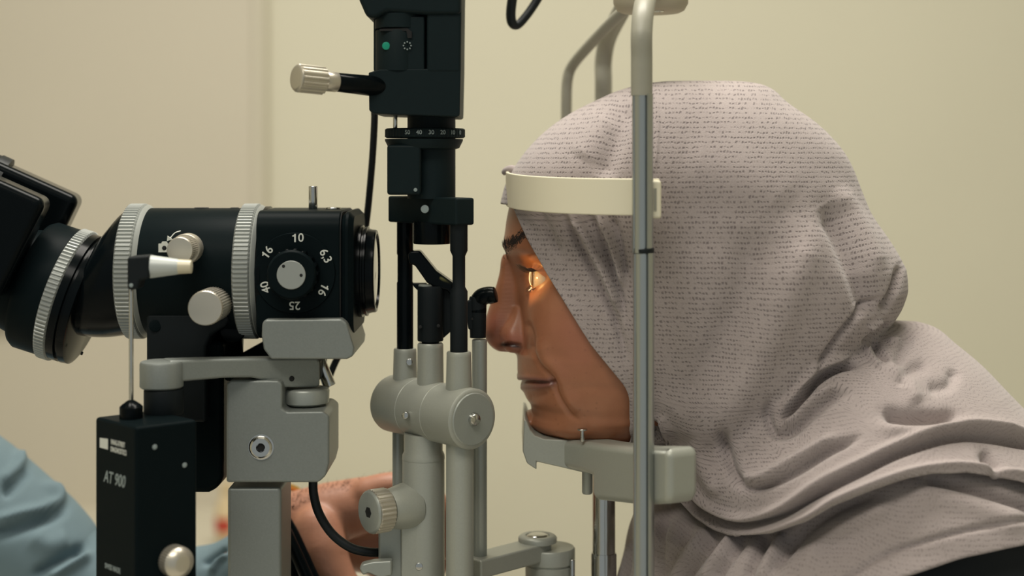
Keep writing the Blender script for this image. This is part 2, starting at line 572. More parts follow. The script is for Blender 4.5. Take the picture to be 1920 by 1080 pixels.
lathe('recess', P(490, 838, -.0755) + N1 * -.0002, N1, [(0, 25 * S(-.076)), (.0005, 25 * S(-.076))], M_hole, bs, seg=48)
cz = P(0, 900, -.05).z
px0, px1 = P(426, 0, -.072).x, P(527, 0, -.072).x
rbox('column', ((px0 + px1) / 2, -.050, (cz + TZ + .045) / 2), ((px1 - px0) / 2, .022, (cz - TZ - .045) / 2), M_grey, arm, bevel=.0025)
rbox('carriage', ((px0 + px1) / 2 + .04, -.030, TZ + .0225), (.10, .07, .022), M_black, arm, bevel=.006)
cyl('link_pin', P(598, 672, -.03), P(618, 724, -.03), 11 * S(-.03), M_chrome, arm, r2=12.5 * S(-.03), seg=32)

# ------------------------------------------------------------------ swing arm that carries the tonometer
sw = thing('swing_arm', 'slim grey swing arm with round end above the tonometer box', 'instrument arm', P(574, 770, -.052))
pB = P(303, 700, -.10)
lathe('boss', Vector((pB.x, pB.y, P(0, 727, -.10).z)), (0, 0, 1), [(0, .0118), (.001, .0130), (.0145, .0130), (.0158, .0124), (.0162, .0112)], M_grey, sw, seg=64)
pE = P(574, 740, -.052)
dirb = Vector((pE.x - pB.x, pE.y - pB.y, 0)).normalized()
nb = Vector((dirb.y, -dirb.x, 0))
extr('bar', [(318, 676), (430, 673), (594, 671), (601, 678), (601, 724), (594, 727), (536, 727), (512, 716), (470, 708), (420, 709), (318, 718)], pB + nb * .0075, nb, .015, M_grey, sw, bevel=.0028, seg=4)
q = onplane(547, 710, pB + nb * .0076, nb)
cyl('set_screw', q, q + nb * .0004, .0017, M_hole, sw, seg=20)
z0 = P(0, 757, -.052).z
lathe('bushing', (pE.x, pE.y, z0), (0, 0, 1), [(0, .0128), (.0012, .0145), (.0085, .0148), (.0098, .0140), (.0104, .012)], M_grey2, sw, seg=64)
cyl('neck', (pE.x, pE.y, P(0, 773, -.052).z), (pE.x, pE.y, z0 + .001), .0065, M_grey2, sw)
for k in range(6):
    a = 2 * PI * k / 6 + .4
    cx, cy = pE.x + .0118 * math.cos(a), pE.y + .0118 * math.sin(a)
    cyl('stop_pin', (cx, cy, P(0, 773, -.052).z), (cx, cy, z0 - .0012), .0016, M_black, sw, seg=12)

# ------------------------------------------------------------------ applanation tonometer
tl = Vector(((178 - 960) * .884 / F, -.116, 0))
tf = Vector(((255 - 960) * .85 / F, -.15, 0))
trr = Vector(((370 - 960) * .875 / F, -.125, 0))
tb = tl + trr - tf
ton = thing('applanation_tonometer', 'black tonometer box with printed AT 900 and a silver drum knob', 'tonometer', (tf.x, -.12, P(0, 1130, -.12).z))
ztop, zbot = P(0, 801, -.15).z, P(0, 1125, -.15).z
V = [Vector((p.x, p.y, z)) for z in (zbot, ztop) for p in (tl, tf, trr, tb)]
put('housing', fixn(mesh(V, [(0, 1, 2, 3), (4, 5, 6, 7), (0, 1, 5, 4), (1, 2, 6, 5), (2, 3, 7, 6), (3, 0, 4, 7)])), M_black, ton, bevel=.002)
kx = P(246, 0, -.12)
lathe('rod_cap', (kx.x, kx.y, ztop - .0005), (0, 0, 1), [(0, .0064), (.0005, .0068), (.0072, .0068), (.0085, .0055), (.011, .002)], M_gloss, ton, seg=32)
cyl('feeler_rod', (kx.x, kx.y, ztop + .009), (kx.x, kx.y, P(0, 538, -.12).z), 4.2 * S(-.12), M_chrome, ton, seg=20)
cl = flat('prism_clamp', [(238, 482), (278, 479), (279, 522), (262, 526), (258, 543), (238, 543)], -.128, -.112, M_matte, ton, bevel=.0015)
cyl('screw', P(246, 535, -.1281), P(246, 535, -.1286), .0012, M_dim, cl, seg=12)
lathe('prism', P(279, 500, -.12), (1, 0, 0), [(0, 21 * S(-.12)), (.002, 21.5 * S(-.12)), (52 * S(-.12), 15 * S(-.12)), (56 * S(-.12), 14 * S(-.12))], M_prism, ton, seg=40)
lathe('prism_tip', P(335, 500, -.12), (1, 0, 0), [(0, 14 * S(-.12)), (24 * S(-.12), 12.5 * S(-.12)), (25 * S(-.12), 9 * S(-.12))], M_prismtip, ton, seg=40)
pq = P(307, 0, -.10)
cyl('mounting_post', (pq.x, pq.y, ztop - .001), (pq.x, pq.y, P(0, 727, -.10).z), .0118, M_matte, ton)
nR = Vector((trr.y - tf.y, -(trr.x - tf.x), 0)).normalized()
dLF = (tf - tl).normalized()
nL = Vector((dLF.y, -dLF.x, 0))
kc = onplane(322, 1049, tf, nR)
dk = knurl('drum_knob', kc, nR, .0092, .010, 36, .0005, M_silver, ton, 'ribbed silver drum knob')
lathe('knob_face', kc + nR * .010, nR, [(0, .0088), (.002, .0075), (.0035, .0048), (.0036, .0042)], M_silver, dk, seg=48)
for (u, v) in ((290, 838), (346, 872)):
    q = onplane(u, v, tf + nR * .0001, nR)
    cyl('screw', q, q + nR * .0003, .0015, M_dim, ton, seg=16)
def onl(u, v):
    return onplane(u, v, tl + nL * .00015, nL)
a_, b_ = onl(186, 821), onl(202, 845)
extr('logo_square', [(187, 821), (202, 823), (202, 843), (187, 839)], tl + nL * .0002, nL, .0003, M_white, ton, bevel=None)
text('logo_text', 'HAAG-STREIT', onl(221, 832), .0042, dLF, nL, M_white, ton, sx=.62)
text('logo_text', 'DIAGNOSTICS', onl(222, 846), .0042, dLF, nL, M_white, ton, sx=.66)
text('model_text', 'AT 900', onl(214, 899), .0098, dLF, nL, M_dim, ton, shear=.25, sx=.82)
text('small_text', 'SWISS MADE', onl(211, 1066), .0044, dLF, nL, M_dim, ton, sx=.72)

# ------------------------------------------------------------------ illumination tower
TA = Vector((-.0523, -.0425, 0))        # optical axis of the tower
sT = S(TA.y)
tow = thing('illumination_tower', 'tall black slit illumination tower on grey rods with silver lever', 'slit lamp', (TA.x, TA.y, P(0, 1080, TA.y).z))
UPV = Vector((0, 0, 1))
def tz(v):
    return P(0, v, TA.y).z
def vlathe(name, u, v0, v1, prof, m, parent=tow, seg=64, label=None, Y=None):
    """upright turned part; prof = [(row, radius px)] from bottom to top"""
    Y = TA.y if Y is None else Y
    x = (u - 960) * S(Y)
    zz = [P(0, v, Y).z for v, r in prof]
    return lathe(name, (x, Y, zz[0]), UPV, [(z - zz[0], r * S(Y)) for z, (v, r) in zip(zz, prof)], m, parent, seg, label)

# lamp housing
Yh0, Yh1 = -.078, -.008
flat('lamp_block', [(691, 136), (712, 130), (864, 128), (862, 216), (858, 219), (700, 213), (692, 207)], Yh0, Yh1, M_tower, tow, bevel=.004, seg=5)
flat('lamp_housing', [(800, 136), (800, -60), (866, -60), (864, 136)], Yh0 - .0005, Yh1, M_tower, tow, bevel=.002)
flat('housing_back', [(700, 136), (700, -60), (803, -60), (803, 136)], Yh0 + .012, Yh1, M_tower, tow, bevel=.002)
flat('lamp_hood', [(668, -12), (687, 32), (704, 34), (725, 22), (803, 27), (864, 27), (866, -70), (640, -70)], Yh0 - .003, Yh1 + .006, M_tower, tow, bevel=.003)
vlathe('filter_sleeve', 748, 0, 0, [(134, 44), (60, 44), (58, 43)], M_tower, Y=Yh0 + .0135)
vlathe('filter_ring', 749, 0, 0, [(55, 45), (54, 46), (28, 46)], M_tower, Y=Yh0 + .0135)
flat('filter_flap', [(752, 55), (752, 30), (796, 30), (796, 133), (752, 133)], Yh0 + .0004, Yh0 + .02, M_tower, tow, bevel=.0012)
flat('slot', [(712, 54), (764, 53), (772, 59), (772, 71), (764, 71), (762, 58), (712, 58)], Yh0 - .0009, Yh0 + .0044, M_hole, tow, bevel=None)
cyl('green_dot', P(724, 86, Yh0 + .006), P(724, 86, Yh0 - .0006), 7.5 * S(Yh0), M_green, tow, seg=32, label='small green dot')
for k in range(8):
    a = 2 * PI * k / 8
    q = P(764 + 7 * math.cos(a), 86 + 7 * math.sin(a), Yh0 + .0008)
    cyl('print_dot', q, q + N1 * .002, .0005, M_dim, tow, seg=8)
# lever with silver ribbed knob
dL = Vector((-.80, -.60, .06)).normalized()
l0 = P(716, 163, Yh0 + .006)
cyl('lever', l0, l0 + dL * .033, .0066, M_gloss, tow, r2=.0058, seg=40)
cyl('lever_ferrule', l0 + dL * .0325, l0 + dL * .042, .0062, M_silver, tow, seg=40)
lk = knurl('lever_knob', l0 + dL * .041, dL, .0086, .019, 16, .0008, M_silver, tow, 'ribbed pale silver knob')
lathe('knob_face', l0 + dL * .0595, dL, [(0, .0082), (.0008, .0074), (.001, .006)], M_silver, lk, seg=40)
# neck, scales and barrel
vlathe('neck', 809, 0, 0, [(372, 45), (360, 45), (205, 45)], M_tower)
cyl('guide_pin', P(741, 250, TA.y - .01), P(741, 205, TA.y - .01), 4 * sT, M_chrome, tow, seg=16)
sr = knurl('scale_ring', Vector(((797 - 960) * sT, TA.y, tz(259))), UPV, 75 * sT, 18 * sT, 60, .0004, M_tower, tow)
for k, s_ in enumerate(('50', '40', '30', '20', '10', '0')):
    a = math.radians(-112 + 17 * k)
    n_ = Vector((math.cos(a), math.sin(a), 0))
    c_ = Vector(((797 - 960) * sT, TA.y, tz(249.5))) + n_ * (75 * sT + .0001)
    text('scale_numeral', s_, c_, 11 * sT, Vector((-n_.y, n_.x, 0)), n_, M_dim, sr)
vlathe('lower_scale_ring', 795, 0, 0, [(281, 55), (278, 66), (264, 73), (261, 73)], M_tower)
xm = (762 - 960) * sT
rbox('barrel_cover', (xm, TA.y - .006, (tz(272) + tz(364)) / 2), (31 * sT, .0165, (tz(272) - tz(364)) / 2), M_tower, tow, bevel=.0018)
cyl('screw', P(779, 356, -.0651), P(779, 356, -.0656), .0012, M_dim, tow, seg=12)
# cross bar holding the two black rods
rd = Vector((.656, -.755, 0))
rn = Vector((.755, .656, 0))
Rr = Matrix((rd, rn, UPV)).transposed()
cb = rbox('cross_bar', (TA.x - .0002, TA.y, (tz(369) + tz(419)) / 2), (.0358, .0075, (tz(369) - tz(419)) / 2), M_tower, tow, Rr, bevel=.0015)
cyl('screw', P(797, 392, -.0545), P(796.5, 392, -.0575), .0026, M_dim, cb, seg=20)
vlathe('lens_tube', 810, 0, 0, [(457, 34), (455, 35), (415, 35)], M_gloss)

r0 = Vector((-.0241, -.075, P(0, 786, -.075).z))          # centre of the near end of the roller
rb = -rd
def rt(t, z=0):
    return Vector((r0.x, r0.y, z)) + rb * t
pR, pM, pL = rt(.014), rt(.043), rt(.070)
def rodz(v, p):
    return P(0, v, p.y).z
def vrod(name, p, prof, m, seg=48, parent=None):
    z_ = [rodz(v, p) for v, r in prof]
    return lathe(name, (p.x, p.y, z_[0]), UPV, [(z - z_[0], r) for z, (v, r) in zip(z_, prof)], m, parent or tow, seg)
vrod('rod', pL, [(660, .0054), (530, .0054), (528, .0050), (478, .0050), (476, .0054), (400, .0054)], M_gloss)
rr_ = vrod('rod', pR, [(666, .0055), (546, .0055), (538, .0040), (480, .0040), (470, .0055), (400, .0055)], M_matte)
vrod('rod_socket', pL, [(740, .0083), (662, .0075), (656, .0075), (653, .0070)], M_tgrey)
vrod('rod_socket', pM, [(740, .0086), (652, .0083), (646, .0083), (643, .0077)], M_tgrey)
vrod('rod_socket', pR, [(740, .0083), (668, .0077), (662, .0077), (659, .0072)], M_tgrey)
cyl('screw', P(768, 679, pL.y - .0076), P(768, 679, pL.y - .0088), .0022, M_chrome, tow, seg=20)
# mirror head on the middle socket
vrod('mirror_post', pM, [(645, .0055), (640, .0055), (639, .0080), (637, .0083), (560, .0083), (540, .0083), (536, .0078)], M_matte)
vrod('mirror_seat', pM + Vector((-.003, -.001, 0)), [(545, .005), (534, .0046), (533, .0040)], M_grey2, seg=32)
flat('mirror_arm', [(764, 478), (770, 471), (787, 470), (818, 508), (850, 531), (850, 560), (838, 545), (812, 538), (800, 530), (777, 497), (768, 496)], pM.y - .004, pM.y + .010, M_gloss, tow, bevel=.0015)
extr('mirror', [(814, 513), (819, 510), (831, 522), (828, 528)], (0, pM.y - .0042, 0), (.2, -1, .2), .001, M_mirror, tow, bevel=None)
flat('mirror_web', [(812, 534), (850, 530), (850, 618), (832, 634), (815, 638)], pM.y + .002, pM.y + .012, M_matte, tow, bevel=.002)
flat('mirror_bar', [(772, 531), (800, 531), (800, 536), (783, 545), (776, 538)], pM.y - .001, pM.y + .006, M_gloss, tow, bevel=.001)
for (u, v) in ((788, 613), (822, 611)):
    cyl('set_screw', P(u, v, pM.y - .0076), P(u, v, pM.y - .0086), .0011, M_hole, tow, seg=12)
# horizontal roller
Lr = .085
prof = [(0, .0166), (.0002, .0178), (.0012, .0188)]
for t_ in (.030, .056):
    prof += [(t_ - .0004, .0188), (t_, .0184), (t_ + .0004, .0188)]
prof += [(Lr - .003, .0188), (Lr - .001, .0180), (Lr, .0166)]
ro = lathe('roller', rt(0, r0.z), rb, prof, M_tgrey, tow, seg=96)
lathe('end_disc', rt(-.0006, r0.z), rb, [(0, .0158), (.0006, .0164), (.002, .0164)], M_grey2, ro, seg=72)
lathe('end_screw', rt(-.0038, r0.z), rb, [(0, .0012), (.0006, .0034), (.0022, .0042), (.004, .0044)], M_chrome, ro, seg=32)
q = P(764, 778, -.055)
cyl('set_screw', q, q + Vector((-.3, -1, .1)).normalized() * .0048, .0022, M_chrome, ro, seg=16)
# lower uprights
zb = TZ + .045
yc_ = TA.y - .002
def up(name, u, Y, r, vtop, m, par=tow, zbot=zb, seg=48):
    x = (u - 960) * S(Y)
    return cyl(name, (x, Y, zbot), (x, Y, P(0, vtop, Y).z), r, m, par, seg=seg, ch=.0008)
up('upright', 862, -.066, .0086, 822, M_tgrey)
up('upright', 747, -.012, .0040, 800, M_grey2)
up('upright', 899, -.032, .0049, 636, M_grey2, zbot=P(0, 1043, -.032).z)
up('column', 794, yc_, .0135, 858, M_tgrey)
vlathe('column_shoulder', 794, 0, 0, [(860, 40), (852, 39.5), (845, 36), (812, 36)], M_tgrey, Y=yc_)
flat('column_flange', [(709, 985), (756, 985), (756, 1130), (709, 1130)], yc_ - .008, yc_ + .02, M_grey2, tow, bevel=.002)
extr('column_face', [(752, 1130), (752, 950), (757, 946), (800, 946), (800, 1130)], (0, yc_ - .0130, 0), (0, -1, 0), .01, M_tgrey, tow, bevel=.002)
dK = Vector((-.80, -.60, 0))
bk = P(768, 948, yc_ - .004)
lathe('knob_boss', bk + dK * -.006, dK, [(0, .0120), (.004, .0150), (.010, .0148), (.017, .0132), (.021, .0124), (.0225, .0118)], M_tgrey, tow, seg=64)
ck = knurl('clamp_knob', bk + dK * .0170, dK, .0138, .0125, 30, .0006, M_silver, tow, 'ribbed silver clamp knob with hex hole')
lathe('knob_face', bk + dK * .0293, dK, [(0, .0134), (.0012, .0124), (.0014, .012)], M_grey2, ck, seg=64)
lathe('hex_hole', bk + dK * .0305, dK, [(0, .0036), (.0003, .0036)], M_hole, ck, seg=6)
flat('tab', [(673, 1066), (678, 1058), (700, 1053), (735, 1051), (735, 1080), (712, 1085), (690, 1075), (680, 1080)], yc_ - .02, yc_ - .012, M_grey2, tow, bevel=.0018)
q = P(786, 1062, yc_ - .0131)
cyl('set_screw', q, q + N1 * .0006, .0024, M_chrome, tow, seg=20)
# black elbow on the rear right tube
ye = -.032
vlathe('elbow_socket', 896, 0, 0, [(633, 15), (560, 16.5), (556, 15)], M_matte, Y=ye)
tube('elbow', [P(896, 585, ye), P(897, 566, ye), P(904, 557, ye - .001), P(916, 553, ye - .002), P(927, 552, ye - .003)], [.0056, .0056, .0058, .0055, .0049], M_gloss, tow, seg=32)
cyl('elbow_end', P(914, 556, ye - .002), P(930, 552, ye - .003), .0052, M_gloss, tow, seg=32)
flat('elbow_bracket', [(872, 568), (897, 552), (897, 622), (878, 618)], ye - .004, ye + .004, M_matte, tow, bevel=.001)
cyl('screw', P(886, 598, ye - .0042), P(886, 598, ye - .0046), .0009, M_hole, tow, seg=12)

# ------------------------------------------------------------------ swivel arm low on the right of the tower
sv = thing('swivel_arm', 'low grey swivel arm with chrome-eyed round hub beside the tower', 'instrument arm', P(1030, 1080, -.02))
zt_ = .944
A_, B_ = Vector((P(899, 0, -.032).x, -.034, 0)), Vector((P(1008, 0, .004).x, .004, 0))
db_ = (B_ - A_).normalized()
Rb = Matrix((db_, Vector((-db_.y, db_.x, 0)), UPV)).transposed()
cb_ = (A_ + B_) / 2 - db_ * .002
rbox('bar', (cb_.x, cb_.y, zt_ - .006), ((B_ - A_).length / 2 + .006, .0098, .006), M_tgrey, sv, Rb, bevel=.0015)
lathe('hub_cap', (B_.x, B_.y, zt_ - .0005), UPV, [(0, .0130), (.0028, .0130), (.0036, .0124), (.0044, .0112), (.0044, .0082), (.0036, .0078)], M_tgrey, sv, seg=64)
lathe('cap_eye', (B_.x, B_.y, zt_ + .0029), UPV, [(0, .0078), (.0010, .0072), (.0018, .0052), (.0021, .0025), (.0022, .0001)], M_chrome, sv, seg=48)
hx = P(1031, 0, .008).x
lathe('hub', (hx, .008, TZ + .001), UPV, [(0, .0166), (.1262, .0166), (.1268, .0158), (.1276, .0158), (.1282, .0170), (.1368, .0170), (.1380, .0162)], M_tgrey, sv, seg=72)
up('bright_post', 1073, -.004, .0018, 1048, M_chrome, sv)

# ------------------------------------------------------------------ head rest
hr = thing('head_rest', 'aluminium head rest frame with white forehead band and grey chin rest', 'head rest', (.073, 0, TZ))
XN, XF_ = P(1205, 0, -.12).x, P(1133, 0, .12).x

def profile_bar(name, x, y, z0, z1, r, m, parent):
    """aluminium extrusion: round bar with grooves along it"""
    pts = []
    for k in range(72):
        a = 2 * PI * k / 72
        rr = r
        for g, wd, dp in ((-PI / 2 + .22, .10, .0017), (-PI / 2 - 1.05, .07, .0008), (PI / 2, .12, .0015)):
            d_ = abs((a - g + PI) % (2 * PI) - PI)
            if d_ < wd:
                rr = r - dp
        pts.append((x + rr * math.cos(a), y + rr * math.sin(a)))
    V = [(p[0], p[1], z) for z in (z0, z1) for p in pts]
    n = len(pts)
    Fc = [(k, (k + 1) % n, n + (k + 1) % n, n + k) for k in range(n)] + [tuple(range(n))[::-1], tuple(range(n, 2 * n))]
    return put(name, fixn(mesh(V, Fc)), m, parent, smooth=25)

for x, y in ((XN, -.12), (XF_, .12)):
    zt = P(0, 176, -.12).z
    zm = P(0, 470, -.12).z
    profile_bar('column', x, y, zm - .0012, zt, .0062, M_alu, hr)
    profile_bar('column', x + .0006, y, TZ, zm - .0012, .0062, M_alu, hr)
    cyl('black_ring', (x + .0004, y, zm - .0018), (x + .0004, y, zm + .0018), .0064, M_rubber, hr)
    sgn = -1 if y < 0 else 1
    pts = [Vector((x - .0006, y, zt - .001)), Vector((x - .0006, y, zt + .02)), Vector((x - .0006, y, zt + .036)),
           Vector((x + .002, y * .88, zt + .052)), Vector((x + .009, y * .5, zt + .068)), Vector((x + .015, y * .22, zt + .082)), Vector((x + .018, 0.004 * sgn, zt + .09))]
    tube('frame_tube', pts, .0064, M_sleeve, hr, seg=32)
zk = P(0, 24, 0).z
lathe('top_knob', P(1220, 24, 0), UPV, [(0, .0195), (.0015, .0225), (.006, .0250), (.02, .0252), (.03, .022)], M_knobtop, hr, seg=64)
q = P(1232, 18, -.012)
lathe('knob_screw', Vector((q.x, q.y, zk + .0006)), (0, 0, -1), [(0, .0046), (.001, .0046), (.0011, .003), (.0006, .0028)], M_chrome, hr, seg=24)
# thin dark arm of the fixation target behind the head
tube('fixation_arm', [P(1180, 12, .02), P(1150, 38, .04), P(1104, 86, .08), P(1074, 122, .105), P(1064, 150, .11), P(1062, 200, .11), P(1062, 300, .11)], .0040, M_sleeve, hr, seg=24)
lathe('fixation_lamp', P(1062, 292, .11), (0, 0, -1), [(0, .005), (.002, .007), (.02, .007), (.024, .004)], M_matte, hr, seg=24)
# forehead band
NB = 60
bpts = []
for k in range(NB + 1):
    a = -PI / 2 + PI * k / NB
    ex = 2 / 2.35
    cx = abs(math.cos(a)) ** ex
    sy = abs(math.sin(a)) ** ex * (1 if a > 0 else -1)
    bpts.append((.088 - .0922 * cx, .1105 * sy))
V, Fc = [], []
zt_f, zb_f = P(0, 321, 0).z, P(0, 384, 0).z
zt_s, zb_s = P(0, 335, -.11).z, P(0, 404, -.11).z
for k, (x, y) in enumerate(bpts):
    q_ = bpts[min(k + 1, NB)]
    w_ = bpts[max(k - 1, 0)]
    tx, ty = q_[0] - w_[0], q_[1] - w_[1]
    l_ = math.hypot(tx, ty)
    nx, ny = ty / l_, -tx / l_
    f_ = abs(y) / .1105
    za, zbb = zt_f + (zt_s - zt_f) * f_, zb_f + (zb_s - zb_f) * f_
    for (o_, z_) in ((0, za), (0, zbb), (.0022, zbb), (.0022, za)):
        V.append((x + nx * o_, y + ny * o_, z_))
for k in range(NB):
    for j in range(4):
        j2 = (j + 1) % 4
        Fc.append((k * 4 + j, k * 4 + j2, (k + 1) * 4 + j2, (k + 1) * 4 + j))
Fc += [(0, 1, 2, 3), (NB * 4 + 3, NB * 4 + 2, NB * 4 + 1, NB * 4)]
bd = put('forehead_band', fixn(mesh(V, Fc)), M_band, hr, 'wide off-white plastic band', 40, bevel=.0007)
for sy in (-1, 1):
    x_ = P(1229, 0, -.117).x
    cl_ = rbox('band_clip', (x_, sy * .113, (P(0, 338, -.117).z + P(0, 410, -.117).z) / 2), (11 * S(-.117), .0052, 36 * S(-.117)), M_band, bd, bevel=.0018)
    if sy < 0:
        rbox('clip_slot', (x_ - .0002, -.1184, cl_.location.z + wloc(bd).z), (.0007, .0004, .0066), M_sleeve, bd, bevel=None)
# chin rest
YC = -.036
cup = [(983, 786), (988, 790), (994, 806), (1003, 817), (1020, 823), (1075, 826), (1200, 834), (1200, 900), (1092, 886), (1050, 876), (1006, 866), (1006, 881), (988, 869), (980, 846)]
flat('chin_cup', cup, YC, -YC, M_tgrey, hr, bevel=.0022, seg=4)
for sg in (-1, 1):
    pa, pb = Vector((P(1060, 0, YC).x, YC - .001, 0)), Vector((P(1252, 0, -.133).x, -.133, 0))
    dd = (pb - pa).normalized()
    nn = Vector((dd.y, -dd.x, 0))
    nn = nn if nn.y < 0 else -nn
    o_ = extr('side_arm', [(1030, 823), (1060, 825), (1100, 829), (1130, 834), (1190, 841), (1246, 842), (1254, 848), (1254, 938), (1246, 946), (1200, 948), (1112, 938), (1108, 922), (1108, 893), (1090, 886), (1050, 876), (1030, 871)], pa, nn, .022, M_tgrey, hr, bevel=.0055, seg=6)
    if sg > 0:
        me_ = o_.data
        for v_ in me_.vertices:
            v_.co.y = -v_.co.y
        me_.flip_normals()
        o_.location.y = -o_.location.y
cyl('paper_pin', P(1092, 828, -.055), P(1092, 806, -.055), 3.6 * S(-.055), M_chrome, hr, seg=16)
cyl('pin_head', P(1092, 807, -.055), P(1092, 803.5, -.055), 9.5 * S(-.055), M_chrome, hr, seg=24)
vlathe('lock_pin', 1101, 0, 0, [(926, 8), (923, 10), (870, 10)], M_grey2, hr, Y=-.03)
vlathe('chin_post', 1132, 0, 0, [(1036, 21.5), (900, 21.5), (860, 21.5)], M_chrome, hr, Y=0)
vlathe('post_sleeve', 1132, 0, 0, [(1420, 24), (1040, 24), (1036, 23)], M_chrome, hr, Y=0)

# ------------------------------------------------------------------ patient
def pchip(xs, ys):
    xs, ys = np.asarray(xs, float), np.asarray(ys, float)
    h = np.diff(xs)
    dl = np.diff(ys) / h
    m = np.zeros(len(xs))
    m[0], m[-1] = dl[0], dl[-1]
    for i in range(1, len(xs) - 1):
        if dl[i - 1] * dl[i] > 0:
            w1, w2 = 2 * h[i] + h[i - 1], h[i] + 2 * h[i - 1]
            m[i] = (w1 + w2) / (w1 / dl[i - 1] + w2 / dl[i])
    def f(x):
        x = np.clip(np.asarray(x, float), xs[0], xs[-1])
        i = np.clip(np.searchsorted(xs, x) - 1, 0, len(xs) - 2)
        t = (x - xs[i]) / h[i]
        return ((2 * t**3 - 3 * t**2 + 1) * ys[i] + (t**3 - 2 * t**2 + t) * h[i] * m[i] + (-2 * t**3 + 3 * t**2) * ys[i + 1] + (t**3 - t**2) * h[i] * m[i + 1])
    return f

def rows_fn(rows):
    r = np.array(rows, float)
    return [pchip(r[:, 0], r[:, i]) for i in range(1, r.shape[1])]

def X0(u):
    return (np.asarray(u, float) - U0) / F

def super_r(vs_, xa, ph, rows, n=2.15, grow=0.0, T=260, tmax=.55):
    """outer distance from the axis xa(v) along heading ph to the stacked superellipses in rows"""
    fx, bx, wf = rows_fn(rows)
    lo, hi = rows[0][0], rows[-1][0]
    out = np.full((len(vs_), len(ph)), 0.004)
    t = np.linspace(0, tmax, T)
    c, s = np.cos(ph), np.sin(ph)
    for i, v in enumerate(vs_):
        if v < lo or v > hi:
            continue
        a0, b0 = float(X0(fx(v))) - grow, float(X0(bx(v))) + grow
        w = float(wf(v)) + grow
        cx, a = (a0 + b0) / 2, (b0 - a0) / 2
        if abs(xa[i] - cx) < a * .98:                    # axis inside: bisect
            lo_t, hi_t = np.zeros(len(ph)), np.full(len(ph), tmax)
            for _ in range(22):
                m_ = (lo_t + hi_t) / 2
                q = np.abs((xa[i] - c * m_ - cx) / a) ** n + np.abs(s * m_ / w) ** n < 1
                lo_t = np.where(q, m_, lo_t)
                hi_t = np.where(q, hi_t, m_)
            out[i] = (lo_t + hi_t) / 2
            continue
        x = xa[i] - np.outer(c, t) - cx
        y = np.outer(s, t)
        f = (np.abs(x / a) ** n + np.abs(y / w) ** n) ** (1 / n)
        ins = f < 1
        has = ins.any(1)
        last = T - 1 - np.argmax(ins[:, ::-1], 1)
        last = np.clip(last, 0, T - 2)
        j = np.arange(len(ph))
        f0, f1 = f[j, last], f[j, last + 1]
        tt = t[last] + (t[1] - t[0]) * np.clip((1 - f0) / np.maximum(f1 - f0, 1e-9), 0, 1)
        out[i] = np.where(has, tt, 0.004)
    return out

def ball_r(zs, xa, ph, c, rad):
    """far crossing of horizontal rays with an ellipsoid; falls away smoothly where they miss it"""
    c = np.array(c)
    rad = np.array(rad if hasattr(rad, '__len__') else (rad,) * 3)
    dx, dy = -np.cos(ph)[None, :] / rad[0], -np.sin(ph)[None, :] / rad[1]
    ox, oy, oz = (xa[:, None] - c[0]) / rad[0], (0 - c[1]) / rad[1], (zs[:, None] - c[2]) / rad[2]
    A = dx**2 + dy**2
    B = ox * dx + oy * dy
    Cc_ = ox**2 + oy**2 + oz**2 - 1
    disc = B * B - A * Cc_
    return -B / A + np.where(disc > 0, np.sqrt(np.maximum(disc, 0)), -3 * np.sqrt(np.maximum(-disc, 0))) / A

def smax(rs, k):
    m = np.max(rs, 0)
    return m + k * np.log(sum(np.exp(np.clip((r - m) / k, -60, 0)) for r in rs))

def project(p, mirror=True):
    y = -np.abs(p[:, 1]) if mirror else p[:, 1]
    d = 1.0 + y
    return np.stack([U0 + p[:, 0] * F / d, V0 - (p[:, 2] - CZ) * F / d], 1)

def poly_dist(uv, pl):
    best = np.full(len(uv), 1e9)
    par = np.zeros(len(uv))
    pl = np.array(pl, float)
    L = np.concatenate([[0], np.cumsum(np.hypot(*np.diff(pl, axis=0).T))])
    for i in range(len(pl) - 1):
        a, b = pl[i], pl[i + 1]
        ab = b - a
        t = np.clip(((uv - a) @ ab) / (ab @ ab), 0, 1)
        d = np.hypot(*(uv - a - t[:, None] * ab).T)
        q = d < best
        best[q] = d[q]
        par[q] = ((L[i] + t * (L[i + 1] - L[i])) / L[-1])[q]
    return best, par

def smooth_pl(pl, n=6):
    return [(p.x, p.y) for p in spline([Vector((a, b, 0)) for a, b in pl], n)]

def strokes(p, d, lst, mirror=True, ymax=None):
    uv = project(p, mirror)
    disp = np.zeros(len(p))
    for (pl, sig, amp, *tp) in lst:
        pl = smooth_pl(pl) if len(pl) > 2 else pl
        ds, par = poly_dist(uv, pl)
        g = amp * np.exp(-(ds / sig) ** 2)
        if not tp or tp[0]:
            g = g * np.clip(np.minimum(par, 1 - par) * 6 + .15, 0, 1)
        disp += g
    return p + d * disp[:, None]

def grid_faces(nr, nc, wrap):
    i = np.arange(nr - 1)[:, None]
    j = np.arange(nc if wrap else nc - 1)[None, :]
    j2 = (j + 1) % nc
    return np.stack([i * nc + j, (i + 1) * nc + j, (i + 1) * nc + j2, i * nc + j2], -1).reshape(-1, 4)

def compact(p, f, extra=()):
    used = np.unique(f)
    mp = np.full(len(p), -1)
    mp[used] = np.arange(len(used))
    return p[used], mp[f], [e[used] for e in extra]

